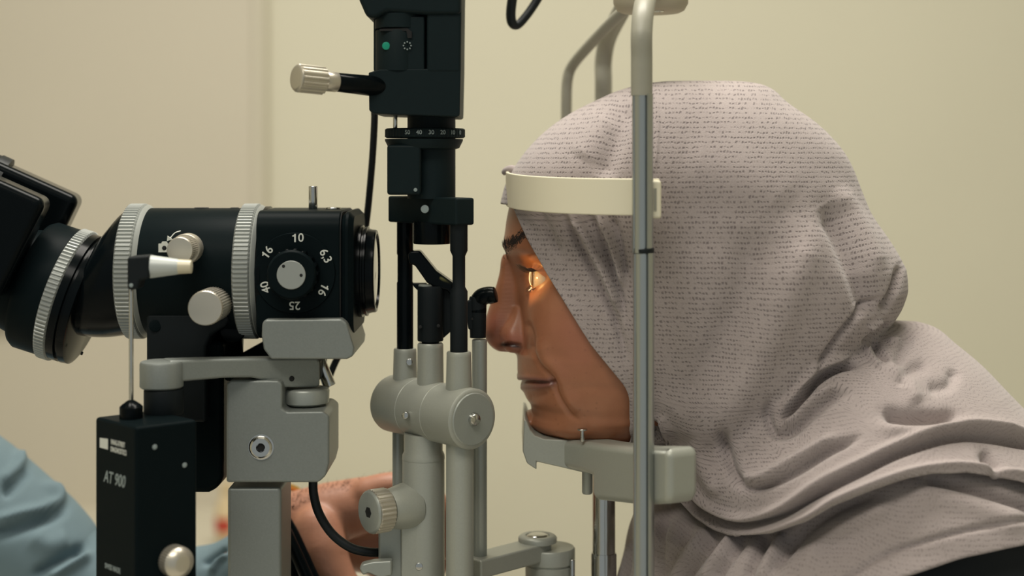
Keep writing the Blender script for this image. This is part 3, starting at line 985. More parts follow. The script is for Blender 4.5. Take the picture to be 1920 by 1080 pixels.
def smooth_edge(p, f, it=14):
    """even out the border of a cut sheet"""
    e = np.sort(np.concatenate([f[:, [0, 1]], f[:, [1, 2]], f[:, [2, 3]], f[:, [3, 0]]]), 1)
    ue, cnt = np.unique(e, axis=0, return_counts=True)
    be = ue[cnt == 1]
    for _ in range(it):
        acc = np.zeros_like(p)
        n = np.zeros(len(p))
        np.add.at(acc, be[:, 0], p[be[:, 1]])
        np.add.at(acc, be[:, 1], p[be[:, 0]])
        np.add.at(n, be[:, 0], 1)
        np.add.at(n, be[:, 1], 1)
        b = n > 1
        p[b] = .5 * p[b] + .5 * acc[b] / n[b][:, None]
    return p

def npmesh(p, f, uv=None, col=None):
    me = bpy.data.meshes.new('m')
    me.vertices.add(len(p))
    me.vertices.foreach_set('co', p.astype('f').ravel())
    me.loops.add(len(f) * 4)
    me.loops.foreach_set('vertex_index', f.astype('i').ravel())
    me.polygons.add(len(f))
    me.polygons.foreach_set('loop_start', np.arange(0, len(f) * 4, 4).astype('i'))
    me.polygons.foreach_set('loop_total', np.full(len(f), 4, 'i'))
    me.update(calc_edges=True)
    if uv is not None:
        l = me.uv_layers.new(name='cloth')
        l.data.foreach_set('uv', uv[f.ravel()].astype('f').ravel())
    if col is not None:
        a = me.color_attributes.new('tint', 'FLOAT_COLOR', 'POINT')
        a.data.foreach_set('color', np.concatenate([col, np.ones((len(col), 1))], 1).astype('f').ravel())
    me.validate()
    return me

def shell(vs_, xa_px, ph, prims, k, sl, n=2.15):
    zs = CZ - (vs_ - V0) / F
    xa = X0(xa_px(vs_))
    rs = [f(vs_, zs, xa, ph) for f in prims]
    r = rs[0]
    if callable(k):
        r = k(rs)
    elif len(rs) > 1:
        r = smax(rs, k)
    R_, PH = np.meshgrid(np.arange(len(vs_)), ph, indexing='ij')
    p = np.stack([xa[:, None] - r * np.cos(PH), -r * np.sin(PH), np.repeat(zs[:, None], len(ph), 1)], -1).reshape(-1, 3)
    d = np.stack([-np.cos(PH), -np.sin(PH), 0 * PH], -1).reshape(-1, 3)
    if sl:
        g = p.reshape(len(vs_), len(ph), 3)
        du = np.roll(g, -1, 1) - np.roll(g, 1, 1)
        dv = np.empty_like(g)
        dv[1:-1] = g[2:] - g[:-2]
        dv[0], dv[-1] = g[1] - g[0], g[-1] - g[-2]
        nv = np.cross(du, dv).reshape(-1, 3)
        nv /= np.maximum(np.linalg.norm(nv, axis=1), 1e-12)[:, None]
        nv *= np.sign((nv * d).sum(1) + 1e-9)[:, None]
        for _ in range(3):
            q = nv.reshape(g.shape)
            q = (q + np.roll(q, 1, 1) + np.roll(q, -1, 1) + np.concatenate([q[:1], q[:-1]]) + np.concatenate([q[1:], q[-1:]])) / 5
            nv = q.reshape(-1, 3)
            nv /= np.maximum(np.linalg.norm(nv, axis=1), 1e-12)[:, None]
        p = strokes(p, nv, sl)
    return p, d, zs

def cloth_uv(p, nr, nc, v_from, vs_):
    g = p.reshape(nr, nc, 3)
    c0 = int(nc * (.75 if nc == 380 else .6))                                   # near side column
    g = np.roll(g, -c0, 1)
    du = np.linalg.norm(np.diff(g, axis=1, append=g[:, :1]), axis=2)
    u = np.cumsum(du, 1) - du
    half = int(nc * .55)
    u[:, half:] -= (u[:, -1] + du[:, -1])[:, None]
    u = np.roll(u, c0, 1)
    dv = np.linalg.norm(np.diff(np.roll(g, c0, 1), axis=0), axis=2)
    dv = np.concatenate([np.zeros((1, nc)), dv], 0)
    z = g[:, :1, 2] * np.ones((1, nc))
    dz = np.concatenate([np.zeros((1, nc)), -np.diff(z, axis=0)], 0)
    w = np.clip((vs_ - v_from) / 60, 0, 1)[:, None]
    v = -np.cumsum(dz * (1 - w) + dv * w, 0)
    return np.stack([u.ravel(), v.ravel()], 1)

pat = thing('person', 'patient in a grey-mauve knitted headscarf resting her chin on the chin rest', 'person', (.25, 0, .6))

HEAD = [(185, 1190, 1420, .028), (200, 1140, 1460, .045), (240, 1062, 1520, .060), (300, 1000, 1570, .069), (350, 965, 1590, .073), (390, 954, 1600, .074),
        (425, 948, 1600, .074), (455, 946, 1598, .073), (480, 951, 1590, .072), (505, 956, 1580, .0715), (550, 969, 1550, .071), (600, 977, 1500, .069),
        (645, 976, 1445, .066), (662, 970, 1425, .065), (690, 970, 1380, .0625), (703, 971, 1370, .061), (716, 978, 1350, .060), (730, 981, 1340, .0585), (742, 985, 1330, .057),
        (758, 995, 1320, .055), (770, 997, 1310, .054), (780, 994, 1300, .052), (788, 992, 1295, .050), (797, 996, 1290, .047), (806, 1012, 1290, .043),
        (814, 1045, 1290, .041), (830, 1120, 1310, .044), (860, 1230, 1400, .050), (900, 1360, 1540, .066), (960, 1370, 1750, .105), (1080, 1270, 1950, .140), (1260, 1300, 2000, .145), (1400, 1400, 2050, .150)]
xa_head = pchip([185, 300, 500, 650, 790, 830, 900, 960, 1080, 1400], [1300, 1260, 1220, 1170, 1120, 1200, 1450, 1540, 1580, 1600])
vh = np.concatenate([np.arange(185, 400, 3.0), np.arange(400, 830, 1.5), np.arange(830, 1400, 10.0)])
s_ = np.linspace(-1, 1, 521)[:-1]
ph_h = PI * (0.40 * s_ + 0.60 * s_**3)

def px3(u, v, y):
    """centre given at the mid-plane pixel, moved to side y"""
    q = P(u, v, 0)
    return (q.x, y, q.z)

_nz = np.array(((492, 951, .0052), (505, 949, .0056), (518, 945, .0061), (532, 940, .0068), (546, 935, .0074), (560, 930.5, .0081), (574, 926, .0089), (588, 921, .0097), (602, 917, .0106), (614, 914, .0114), (626, 912.5, .0118)))
balls = []
for v in np.linspace(492, 626, 36):
    u, r = float(np.interp(v, _nz[:, 0], _nz[:, 1])), float(np.interp(v, _nz[:, 0], _nz[:, 2]))
    balls.append((px3(u + r * F, v, 0), (r, r * 1.06, r)))
for sy in (-1, 1):
    for t_ in np.linspace(0, 1, 16):                                         # wings of the nose
        balls.append((px3(969 + 25 * t_, 631 - 46 * t_, sy * (.0108 - .0030 * t_)), (.0100 - .0050 * t_, .0084 - .0034 * t_, .0094 - .0040 * t_)))
    balls.append((px3(1086, 594, sy * .031), (.033, .028, .040)))            # cheeks
balls.append((px3(1010, 787, 0), (.0068, .013, .0062)))                      # chin
EYE = np.array(px3(1027, 514, -.031))
ER = .0118
for sy in (-1, 1):
    balls.append(((EYE[0], sy * .031, EYE[2]), (ER + .0012,) * 3))           # lids lie over the eyeball
prims = [lambda v, z, x, p: super_r(v, x, p, HEAD)]
# eye sockets sink into the base form before the balls are joined
def base_sock(v, z, x, p):
    r = super_r(v, x, p, HEAD)
    yy = -r * np.sin(p)[None, :]
    for sy in (-1, 1):
        g = np.exp(-((yy - sy * .029) / .017) ** 2 - ((z[:, None] - (EYE[2] + .001)) / .0115) ** 2)
        r = r - .0125 * g * (np.cos(p)[None, :] > 0)
    # brow ridge
    g = np.exp(-((np.abs(yy) - .022) / .020) ** 2 - ((z[:, None] - P(0, 462, 0).z) / .008) ** 2)
    r = r + .0022 * g * (np.cos(p)[None, :] > 0)
    return r
prims = [base_sock] + [(lambda c, rad: (lambda v, z, x, p: ball_r(z, x, p, c, rad)))(c, rad) for c, rad in balls]
FACE = [
    ([(986, 602), (996, 624), (998, 646), (990, 658)], 6, -.0016),                                     # crease round the wing
    ([(994, 634), (1002, 662), (1014, 686), (1034, 706), (1048, 742), (1066, 772), (1084, 787)], 5, -.0019),
    ([(1010, 632), (1022, 670), (1050, 702), (1066, 742), (1086, 772)], 13, .0024),
    ([(974, 717), (990, 716), (1010, 717), (1038, 717)], 3.2, -.0030, False),
    ([(972, 709), (990, 709), (1012, 712), (1030, 715)], 5, .0012, False),
    ([(979, 727), (995, 727), (1015, 724), (1030, 720)], 6, .0016, False),
    ([(990, 745), (1012, 742), (1030, 735)], 7, -.0008),
    ([(988, 484), (1006, 480), (1030, 488)], 3.5, -.0010),                                             # upper lid crease
    ([(940, 646), (955, 646), (972, 648)], 4.2, -.0034),                                               # nostril
    ([(1037, 712), (1044, 722)], 6, -.0010, False),
]
def face_mix(rs):
    nose, wing, cheek, chin, lid = rs[1:37], [smax(rs[37:53], .0012), smax(rs[54:70], .0012)], [rs[53], rs[70]], rs[71], rs[72:74]
    r = smax([rs[0]] + cheek + [chin], .0055)
    nz = smax(nose, .0012)
    nz = smax([nz] + wing, .0060)
    r = smax([r, nz], .0062)
    return smax([r] + lid, .0012)
p, d, zs = shell(vh, xa_head, ph_h, prims, face_mix, FACE)
nr, nc = len(vh), len(ph_h)
f = grid_faces(nr, nc, True)
# tint: lips and nose differ in colour from the cheek; nostril shade painted in
uvp = project(p)
front = p[:, 0] < .05
def mask(pl, sig):
    return np.exp(-(poly_dist(uvp, pl)[0] / sig) ** 2) * front
tint = np.zeros((len(p), 3))
tint[:, 0] = np.clip(mask([(968, 709), (1000, 711), (1034, 716)], 6) + mask([(980, 727), (1008, 725), (1032, 719)], 6.5), 0, 1)
tint[:, 1] = np.clip(mask([(925, 600), (920, 640), (965, 640)], 22) + .5 * mask([(1060, 620), (1080, 660)], 40), 0, 1)
tint[:, 2] = np.clip(mask([(942, 646), (974, 650)], 4.5) * 1.0, 0, 1)
# opening between the lids
fc = p[f].mean(1)
hole = np.zeros(len(f), bool)
for sy in (-1, 1):
    q = fc - np.array((EYE[0], sy * .031, EYE[2]))
    az = np.degrees(np.arctan2(q[:, 1] * sy, -q[:, 0]))
    el = np.degrees(np.arctan2(q[:, 2], np.hypot(q[:, 0], q[:, 1])))
    rr_ = np.linalg.norm(q, axis=1)
    t_ = np.clip((az + 40) / 122, 0, 1)
    sh = np.sin(PI * t_ ** .85) ** .7
    up_, lo_ = 27 * sh + 1, -29 * sh + 1
    hole |= (rr_ < ER + .006) & (az > -40) & (az < 82) & (el < up_) & (el > lo_)
f2 = f[~hole]
p2, f2, (tint2,) = compact(p, f2, (tint,))
top = CZ
# smooth the lid border only (not the open ends of the grid)
keep = np.linalg.norm(np.abs(p2 * [1, 1, 1]) - np.abs(np.array((EYE[0], .031, EYE[2]))), axis=1) < .03
ps = smooth_edge(p2.copy(), f2, 10)
p2[keep] = ps[keep]

def skin_mat(name, base, lip, nose):
    m = mat(name, base, 0.38, sss=0.12, spec=0.5)
    nt = m.node_tree
    b = nt.nodes['Principled BSDF']
    at = nt.nodes.new('ShaderNodeAttribute')
    at.attribute_name = 'tint'
    sp = nt.nodes.new('ShaderNodeSeparateColor')
    nt.links.new(at.outputs['Color'], sp.inputs[0])
    tc = nt.nodes.new('ShaderNodeTexCoord')
    n = nt.nodes.new('ShaderNodeTexNoise')
    n.inputs['Scale'].default_value = 90
    n.inputs['Detail'].default_value = 4
    nt.links.new(tc.outputs['Object'], n.inputs['Vector'])
    def mx(fac, a, bcol):
        x = nt.nodes.new('ShaderNodeMix')
        x.data_type = 'RGBA'
        if isinstance(a, tuple):
            x.inputs[6].default_value = (*a, 1)
        else:
            nt.links.new(a, x.inputs[6])
        x.inputs[7].default_value = (*bcol, 1)
        nt.links.new(fac, x.inputs[0])
        return x.outputs[2]
    c0 = lin(base)
    o = mx(n.outputs['Fac'], tuple(x * 1.12 for x in c0), tuple(x * y for x, y in zip(c0, (.86, .80, .76))))
    vo = nt.nodes.new('ShaderNodeTexVoronoi')
    vo.inputs['Scale'].default_value = 150
    nt.links.new(tc.outputs['Object'], vo.inputs['Vector'])
    cr = nt.nodes.new('ShaderNodeValToRGB')
    cr.color_ramp.elements[0].position = 0.05
    cr.color_ramp.elements[0].color = (.45, .45, .45, 1)
    cr.color_ramp.elements[1].position = 0.16
    cr.color_ramp.elements[1].color = (0, 0, 0, 1)
    nt.links.new(vo.outputs['Distance'], cr.inputs[0])
    o = mx(cr.outputs[0], o, tuple(x * .55 for x in c0))
    o = mx(sp.outputs[1], o, lin(nose))
    o = mx(sp.outputs[0], o, lin(lip))
    o = mx(sp.outputs[2], o, (.02, .008, .006))  # shade inside the nostril, painted near black
    nt.links.new(o, b.inputs['Base Color'])
    nb = nt.nodes.new('ShaderNodeTexNoise')
    nb.inputs['Scale'].default_value = 1100
    nt.links.new(tc.outputs['Object'], nb.inputs['Vector'])
    bp = nt.nodes.new('ShaderNodeBump')
    bp.inputs['Strength'].default_value = .22
    bp.inputs['Distance'].default_value = .0003
    nt.links.new(nb.outputs['Fac'], bp.inputs['Height'])
    nt.links.new(bp.outputs['Normal'], b.inputs['Normal'])
    return m
M_skin = skin_mat('skin', (157, 105, 76), (120, 78, 66), (160, 100, 78))
put('body', npmesh(p2, f2, col=tint2), M_skin, pat, smooth=180)

# eyeballs
M_eye = bpy.data.materials.new('eye_white')
M_eye.use_nodes = True
be_ = M_eye.node_tree.nodes['Principled BSDF']
be_.inputs['Base Color'].default_value = (.50, .40, .30, 1)
be_.inputs['Roughness'].default_value = .08
be_.inputs['Coat Weight'].default_value = 1
M_iris = mat('iris_glare_amber', (140, 88, 40), .12, coat=1)  # warm amber stands in for the slit beam's glare over the iris
M_cornea = mat('cornea', (250, 250, 250), .0, trans=1.0)
for sy in (-1, 1):
    c = Vector((EYE[0], sy * .031, EYE[2]))
    gz = Vector((-1, 0, .02)).normalized()
    prof = [(-ER * math.cos(PI * k / 24), ER * math.sin(PI * k / 24)) for k in range(0, 23)]
    eb = lathe('eyeball', c, gz, [(t, r) for t, r in prof], M_eye, pat, seg=48, smooth=180)
    lathe('iris', c, gz, [(ER * .86, .0060), (ER * .90, .0055), (ER * .93, .0042), (ER * .94, .002), (ER * .94, .0001)], M_iris, eb, seg=40, smooth=180)
    lathe('cornea', c, gz, [(ER * .855, .0062)] + [(ER * .86 + .0030 * math.sin(k * PI / 14), .0062 * math.cos(k * PI / 14)) for k in range(0, 8)], M_cornea, eb, seg=40, smooth=180)

# where a pixel meets the near side of the face
uvn = project(p2, False)
nearv = (p2[:, 1] < -.004) & (p2[:, 0] < .08)
def surf(u, v):
    d2 = (uvn[:, 0] - u) ** 2 + (uvn[:, 1] - v) ** 2
    d2 = np.where(nearv, d2, 1e9)
    idx = np.argsort(d2)[:6]
    k = idx[np.argmin(p2[idx, 1])]
    return Vector(p2[k].tolist())
def strands(name, list_, parent, m, r=.00018):
    parts = [tube_g(spline(pts, 4), [r * (1 - .8 * i / (4 * (len(pts) - 1))) for i in range(4 * (len(pts) - 1) + 1)], 5) for pts in list_]
    return put(name, merge(parts), m, parent, smooth=180)
brow = []
for k in range(760):
    t_ = random.random()
    u = 951 + 40 * t_ + random.gauss(0, 2.0)
    v = 468 - 34 * math.sin(t_ * 1.35) + random.gauss(0, 7 * (1 - .55 * t_))
    b_ = surf(u, v)
    dv = Vector((.0026 + .0025 * t_ + random.gauss(0, .0005), -.0006, .0042 * (1 - t_ * .9) + random.gauss(0, .0006)))
    nrm = Vector((-.6, -.8, 0)) * .0008
    brow.append([b_, b_ + dv * .5 + nrm, b_ + dv + nrm * .8])
for k in range(90):
    b_ = surf(948 + random.gauss(0, 2.5), 468 + random.gauss(0, 6))
    dv = Vector((-.0008 + random.gauss(0, .0006), random.gauss(0, .0005), .0032 + random.gauss(0, .0008)))
    brow.append([b_, b_ + dv * .6, b_ + dv + Vector((.0006, 0, .0004))])
eb_ = strands('eyebrow', brow, pat, M_hair, .00026)
strands('eyebrow', [[Vector((q.x, -q.y, q.z)) for q in s__] for s__ in brow], pat, M_hair)
lash = []
for k in range(60):
    az = math.radians(-30 + 80 * k / 59 + random.gauss(0, 1))
    t_ = min(max((math.degrees(az) + 40) / 122, 0), 1) ** .85
    el = math.radians(27 * max(math.sin(PI * min(max(t_, 0), 1)), 0) ** .7 + 2)
    R_ = ER + .0014
    o_ = Vector((-math.cos(az) * math.cos(el), -math.sin(az) * math.cos(el), math.sin(el)))
    b_ = Vector(EYE.tolist()) + o_ * R_
    L = .0085 + random.gauss(0, .001)
    dr = (o_ + Vector((-.5 + random.gauss(0, .15), random.gauss(0, .15), -.25))).normalized()
    lash.append([b_, b_ + dr * L * .55 + Vector((0, 0, -.0008)), b_ + dr * L + Vector((0, 0, .0012))])
for k in range(26):
    az = math.radians(-26 + 70 * k / 25 + random.gauss(0, 1.5))
    t_ = min(max((math.degrees(az) + 40) / 122, 0), 1) ** .85
    el = math.radians(-29 * max(math.sin(PI * min(max(t_, 0), 1)), 0) ** .7 - 2)
    o_ = Vector((-math.cos(az) * math.cos(el), -math.sin(az) * math.cos(el), math.sin(el)))
    b_ = Vector(EYE.tolist()) + o_ * (ER + .0014)
    dr = (o_ + Vector((-.4, 0, -.5))).normalized()
    lash.append([b_, b_ + dr * .0025, b_ + dr * .0045])
strands('eyelashes', lash, pat, M_hair, .00016)
strands('eyelashes', [[Vector((q.x, -q.y, q.z)) for q in s__] for s__ in lash], pat, M_hair, .00016)

# ---- knitted headscarf
def knit_mat(name, base, dash):
    m = bpy.data.materials.new(name)
    m.use_nodes = True
    nt = m.node_tree
    N, L = nt.nodes, nt.links
    b = N['Principled BSDF']
    b.inputs['Roughness'].default_value = .92
    b.inputs['Specular IOR Level'].default_value = .15
    b.inputs['Sheen Weight'].default_value = .25
    b.inputs['Sheen Roughness'].default_value = .6
    def math_(op, a, b_=None, c_=None):
        x = N.new('ShaderNodeMath')
        x.operation = op
        for i, w in enumerate((a, b_, c_)):
            if w is None:
                continue
            if isinstance(w, (int, float)):
                x.inputs[i].default_value = w
            else:
                L.new(w, x.inputs[i])
        return x.outputs[0]
    uv = N.new('ShaderNodeUVMap')
    uv.uv_map = 'cloth'
    sp = N.new('ShaderNodeSeparateXYZ')
    L.new(uv.outputs[0], sp.inputs[0])
    n0 = N.new('ShaderNodeTexNoise')
    n0.inputs['Scale'].default_value = 330
    n0.inputs['Detail'].default_value = 2
    L.new(uv.outputs[0], n0.inputs['Vector'])
    wob = math_('MULTIPLY', math_('SUBTRACT', n0.outputs['Fac'], .5), .9)
    ry = math_('ADD', math_('MULTIPLY', sp.outputs[1], 325.0), wob)
    row = math_('FLOOR', ry)
    fy = math_('FRACT', ry)
    wn = N.new('ShaderNodeTexWhiteNoise')
    wn.noise_dimensions = '1D'
    L.new(row, wn.inputs['W'])
    rx = math_('ADD', math_('MULTIPLY', sp.outputs[0], 470.0), math_('ADD', math_('MULTIPLY', wn.outputs['Value'], 7.0), wob))
    fx = math_('FRACT', rx)
    cx = math_('FLOOR', rx)
    cv = N.new('ShaderNodeCombineXYZ')
    L.new(cx, cv.inputs[0])
    L.new(row, cv.inputs[1])
    w2 = N.new('ShaderNodeTexWhiteNoise')
    w2.noise_dimensions = '2D'
    L.new(cv.outputs[0], w2.inputs['Vector'])
    def pulse(x, lo, hi, s):
        a = math_('SMOOTH_MIN', math_('MULTIPLY', math_('SUBTRACT', x, lo), s), math_('MULTIPLY', math_('SUBTRACT', hi, x), s), .1)
        return math_('MINIMUM', math_('MAXIMUM', a, 0.0), 1.0)
    at = N.new('ShaderNodeAttribute')
    at.attribute_name = 'tint'
    atr = N.new('ShaderNodeSeparateColor')
    L.new(at.outputs['Color'], atr.inputs[0])
    msk = math_('MULTIPLY', math_('MULTIPLY', pulse(fy, .22, .76, 5), pulse(fx, .05, .88, 5)), math_('MINIMUM', math_('MULTIPLY', math_('MAXIMUM', math_('SUBTRACT', w2.outputs['Value'], .04), 0.0), 1.7), 1.0))
    msk = math_('MULTIPLY', msk, atr.outputs[0])
    n1 = N.new('ShaderNodeTexNoise')
    n1.inputs['Scale'].default_value = 1500
    n1.inputs['Detail'].default_value = 3
    L.new(uv.outputs[0], n1.inputs['Vector'])
    c1 = N.new('ShaderNodeMix')
    c1.data_type = 'RGBA'
    a_ = lin(base)
    c1.inputs[6].default_value = (*[x * .74 for x in a_], 1)
    c1.inputs[7].default_value = (*[x * 1.26 for x in a_], 1)
    L.new(n1.outputs['Fac'], c1.inputs[0])
    c2 = N.new('ShaderNodeMix')
    c2.data_type = 'RGBA'
    L.new(math_('MULTIPLY', msk, .7), c2.inputs[0])
    L.new(c1.outputs[2], c2.inputs[6])
    c2.inputs[7].default_value = (*lin(dash), 1)
    L.new(c2.outputs[2], b.inputs['Base Color'])
    h = math_('SUBTRACT', math_('MULTIPLY', n1.outputs['Fac'], .5), msk)
    bp = N.new('ShaderNodeBump')
    bp.inputs['Strength'].default_value = .5
    bp.inputs['Distance'].default_value = .0006
    L.new(h, bp.inputs['Height'])
    L.new(bp.outputs['Normal'], b.inputs['Normal'])
    return m
M_knit = knit_mat('mauve_knit', (159, 148, 145), (90, 80, 81))

HOOD = [(153, 1240, 1395, .012), (157, 1210, 1420, .024), (168, 1165, 1446, .040), (185, 1125, 1464, .052), (215, 1066, 1490, .064), (255, 1014, 1522, .074), (300, 976, 1556, .082),
        (325, 963, 1574, .085), (352, 957, 1592, .087), (385, 956, 1614, .088), (410, 985, 1632, .089), (440, 1020, 1654, .090), (475, 1050, 1676, .092), (505, 1075, 1690, .093), (535, 1095, 1692, .093),
        (565, 1110, 1684, .092), (590, 1120, 1670, .091), (612, 1130, 1652, .090), (645, 1140, 1624, .088), (690, 1150, 1584, .087), (730, 1160, 1545, .085), (770, 1190, 1505, .082), (800, 1225, 1480, .078), (860, 1245, 1440, .07)]
COWL = [(603, 1330, 1722, .016), (612, 1320, 1750, .040), (640, 1310, 1785, .064), (680, 1300, 1832, .084), (720, 1290, 1870, .098), (760, 1280, 1908, .111), (800, 1262, 1948, .124),
        (840, 1245, 1992, .136), (880, 1252, 2040, .145), (920, 1262, 2080, .150), (1000, 1290, 2110, .152)]
xa_sc = pchip([153, 300, 500, 600, 700, 800, 900, 1000], [1315, 1290, 1330, 1380, 1420, 1480, 1560, 1590])
vsc = np.concatenate([np.arange(153, 600, 2.6), np.arange(600, 700, 1.3), np.arange(700, 985, 2.1)])
ph_s = np.concatenate([np.linspace(-PI, 0, 141)[:-1], np.linspace(0, PI, 561)[:-1]])
HOODS = [
    ([(1182, 190), (1160, 250), (1128, 335)], 20, -.0040),
    ([(1140, 215), (1090, 300)], 22, .0020),
    ([(1228, 160), (1234, 230), (1228, 320)], 3.5, .0010),
    ([(1000, 380), (1022, 420), (1050, 480)], 8, -.0030),
    ([(1046, 388), (1072, 432), (1108, 500), (1150, 590), (1176, 680)], 8, -.0046),
    ([(1066, 390), (1096, 440), (1132, 510), (1164, 590)], 7.5, .0068),
    ([(1098, 392), (1124, 440), (1150, 510), (1172, 600)], 7.5, -.0046),
    ([(1120, 400), (1148, 460), (1168, 540)], 7.5, .0054),
    ([(1148, 404), (1160, 450), (1172, 520)], 7, -.0040),
    ([(1545, 385), (1580, 450), (1612, 530), (1632, 596)], 20, -.0080),
    ([(1570, 350), (1620, 430), (1655, 510)], 16, .0030),
    ([(1530, 420), (1480, 560), (1410, 700), (1330, 820)], 34, .0050),
    ([(1420, 430), (1390, 560), (1330, 680), (1260, 770)], 36, -.0060),
    ([(1280, 300), (1380, 330), (1470, 400)], 60, .0020),
    ([(1688, 498), (1678, 540), (1655, 585)], 7, -.0060),
    # gathers at the nape
    ([(1664, 606), (1645, 625), (1618, 648)], 6, -.0060), ([(1655, 600), (1630, 620)], 5, .0030), ([(1640, 640), (1650, 662), (1668, 676)], 6, -.0050),
    ([(1625, 640), (1632, 670), (1650, 690)], 5, .0030), ([(1690, 640), (1665, 640)], 6, .0030), ([(1712, 620), (1690, 660), (1680, 690)], 10, -.0040),
    # deep fold where the hood overlaps the shoulder
    ([(1650, 560), (1600, 600), (1560, 650), (1528, 700)], 6, -.0050),
    ([(1612, 682), (1570, 690), (1530, 715), (1500, 752), (1466, 788)], 5.5, -.0125),
    ([(1600, 664), (1555, 678), (1520, 700), (1486, 745), (1452, 780)], 8, .0035),
    ([(1462, 800), (1490, 786), (1525, 750), (1570, 722)], 8, .0045),
    ([(1444, 750), (1440, 788), (1456, 814), (1490, 806), (1530, 770), (1562, 746), (1592, 736)], 9, -.0055),
    ([(1655, 772), (1690, 784), (1740, 786), (1800, 784)], 13, -.0100),
    ([(1640, 800), (1700, 806), (1800, 800), (1920, 815)], 16, .0045),
    ([(1660, 680), (1700, 720), (1720, 760)], 16, .0040),
    ([(1740, 680), (1700, 700), (1690, 730)], 12, -.0040),
    ([(1790, 690), (1780, 720), (1740, 730)], 12, -.0035),
    # cowl folds
    ([(1352, 800), (1360, 850), (1374, 890), (1394, 914)], 11, -.0070),
    ([(1392, 916), (1428, 914), (1490, 884), (1560, 842), (1610, 820)], 7, -.0075),
    ([(1388, 896), (1430, 894), (1490, 862), (1570, 815)], 9, .0050),
    ([(1300, 820), (1320, 880), (1350, 930)], 14, .0040),
    ([(1229, 798), (1259, 858), (1273, 904), (1305, 950), (1342, 973), (1379, 986), (1416, 984), (1472, 965), (1537, 924), (1611, 886), (1699, 845), (1805, 819), (1930, 834)], 6, -.0100, False),
    ([(1240, 790), (1272, 850), (1288, 900), (1316, 938), (1350, 960), (1382, 970), (1416, 968), (1466, 950), (1530, 908), (1606, 870), (1694, 830), (1805, 803), (1930, 818)], 8, .0050, False),
    ([(1259, 915), (1296, 956), (1338, 984), (1388, 996), (1444, 992), (1513, 968), (1560, 940), (1620, 915), (1690, 890), (1745, 878), (1814, 875), (1930, 894)], 7, .0050, False),
    ([(1840, 845), (1866, 880), (1900, 920)], 10, -.0060),
]
HEADS = [r for r in HEAD if r[0] <= 830]
p, d, zs = shell(vsc, xa_sc, ph_s, [lambda v, z, x, ph: super_r(v, x, ph, HOOD, 2.2), lambda v, z, x, ph: super_r(v, x, ph, HEADS, grow=.0060), lambda v, z, x, ph: super_r(v, x, ph, COWL, 2.1)] + [(lambda sy: (lambda v, z, x, ph: ball_r(z, x, ph, px3(1086, 594, sy * .031), (.040, .035, .047))))(sy) for sy in (-1, 1)], .0028, HOODS)
uvc = cloth_uv(p, len(vsc), len(ph_s), 560, vsc)
f = grid_faces(len(vsc), len(ph_s), True)
wrapcol = (f[:, 2] % len(ph_s) == 0)
pj = project(p)[f].mean(1)
pm = p[f].mean(1)
eu = np.array([(385, 960), (448, 988), (513, 1025), (573, 1062), (647, 1108), (698, 1150), (726, 1173), (745, 1180), (838, 1184)], float)
cut = (pj[:, 1] > 383) & (pj[:, 1] < 838) & (pj[:, 0] < np.interp(pj[:, 1], eu[:, 0], eu[:, 1])) & (pm[:, 2] < P(0, 383, 0).z)
hem = np.array([(1180, 860), (1225, 880), (1259, 923), (1296, 964), (1338, 992), (1388, 1004), (1444, 1001), (1513, 978), (1560, 950), (1620, 925), (1690, 900), (1745, 888), (1814, 885), (1920, 904), (2300, 1000)], float)
cut |= (pj[:, 1] > np.interp(pj[:, 0], hem[:, 0], hem[:, 1])) & (pj[:, 1] > 850)
f = f[~cut]
p_s, f_s, (uv_s,) = compact(p, f, (uvc,))
p_s = smooth_edge(p_s, f_s, 40)
def knit_strength(p):
    # the looped face of the knit shows on the hood; on the shoulder the smoother reverse lies outside
    uv = project(p)
    s = ((uv[:, 0] - 1640) * 320 + (uv[:, 1] - 640) * 310) / 445
    t = np.clip((s + 20) / 120, 0, 1)
    k = 1 - .62 * t * t * (3 - 2 * t)
    return np.stack([k, k, k], 1)
scarf = put('headscarf', npmesh(p_s, f_s, uv_s, knit_strength(p_s)), M_knit, pat, 'grey-mauve knitted headscarf', smooth=180)
def solid(o, th):
    m = o.modifiers.new('thickness', 'SOLIDIFY')
    m.thickness = th
    m.offset = -1
solid(scarf, .0022)
# small tuft of scarf above the band
tube('tuft', [P(968, 322, -.004), P(958, 319, -.003), P(949, 321, -.002), P(943, 325, -.001)], [.0036, .0034, .0028, .0016], M_knit, scarf, seg=16)

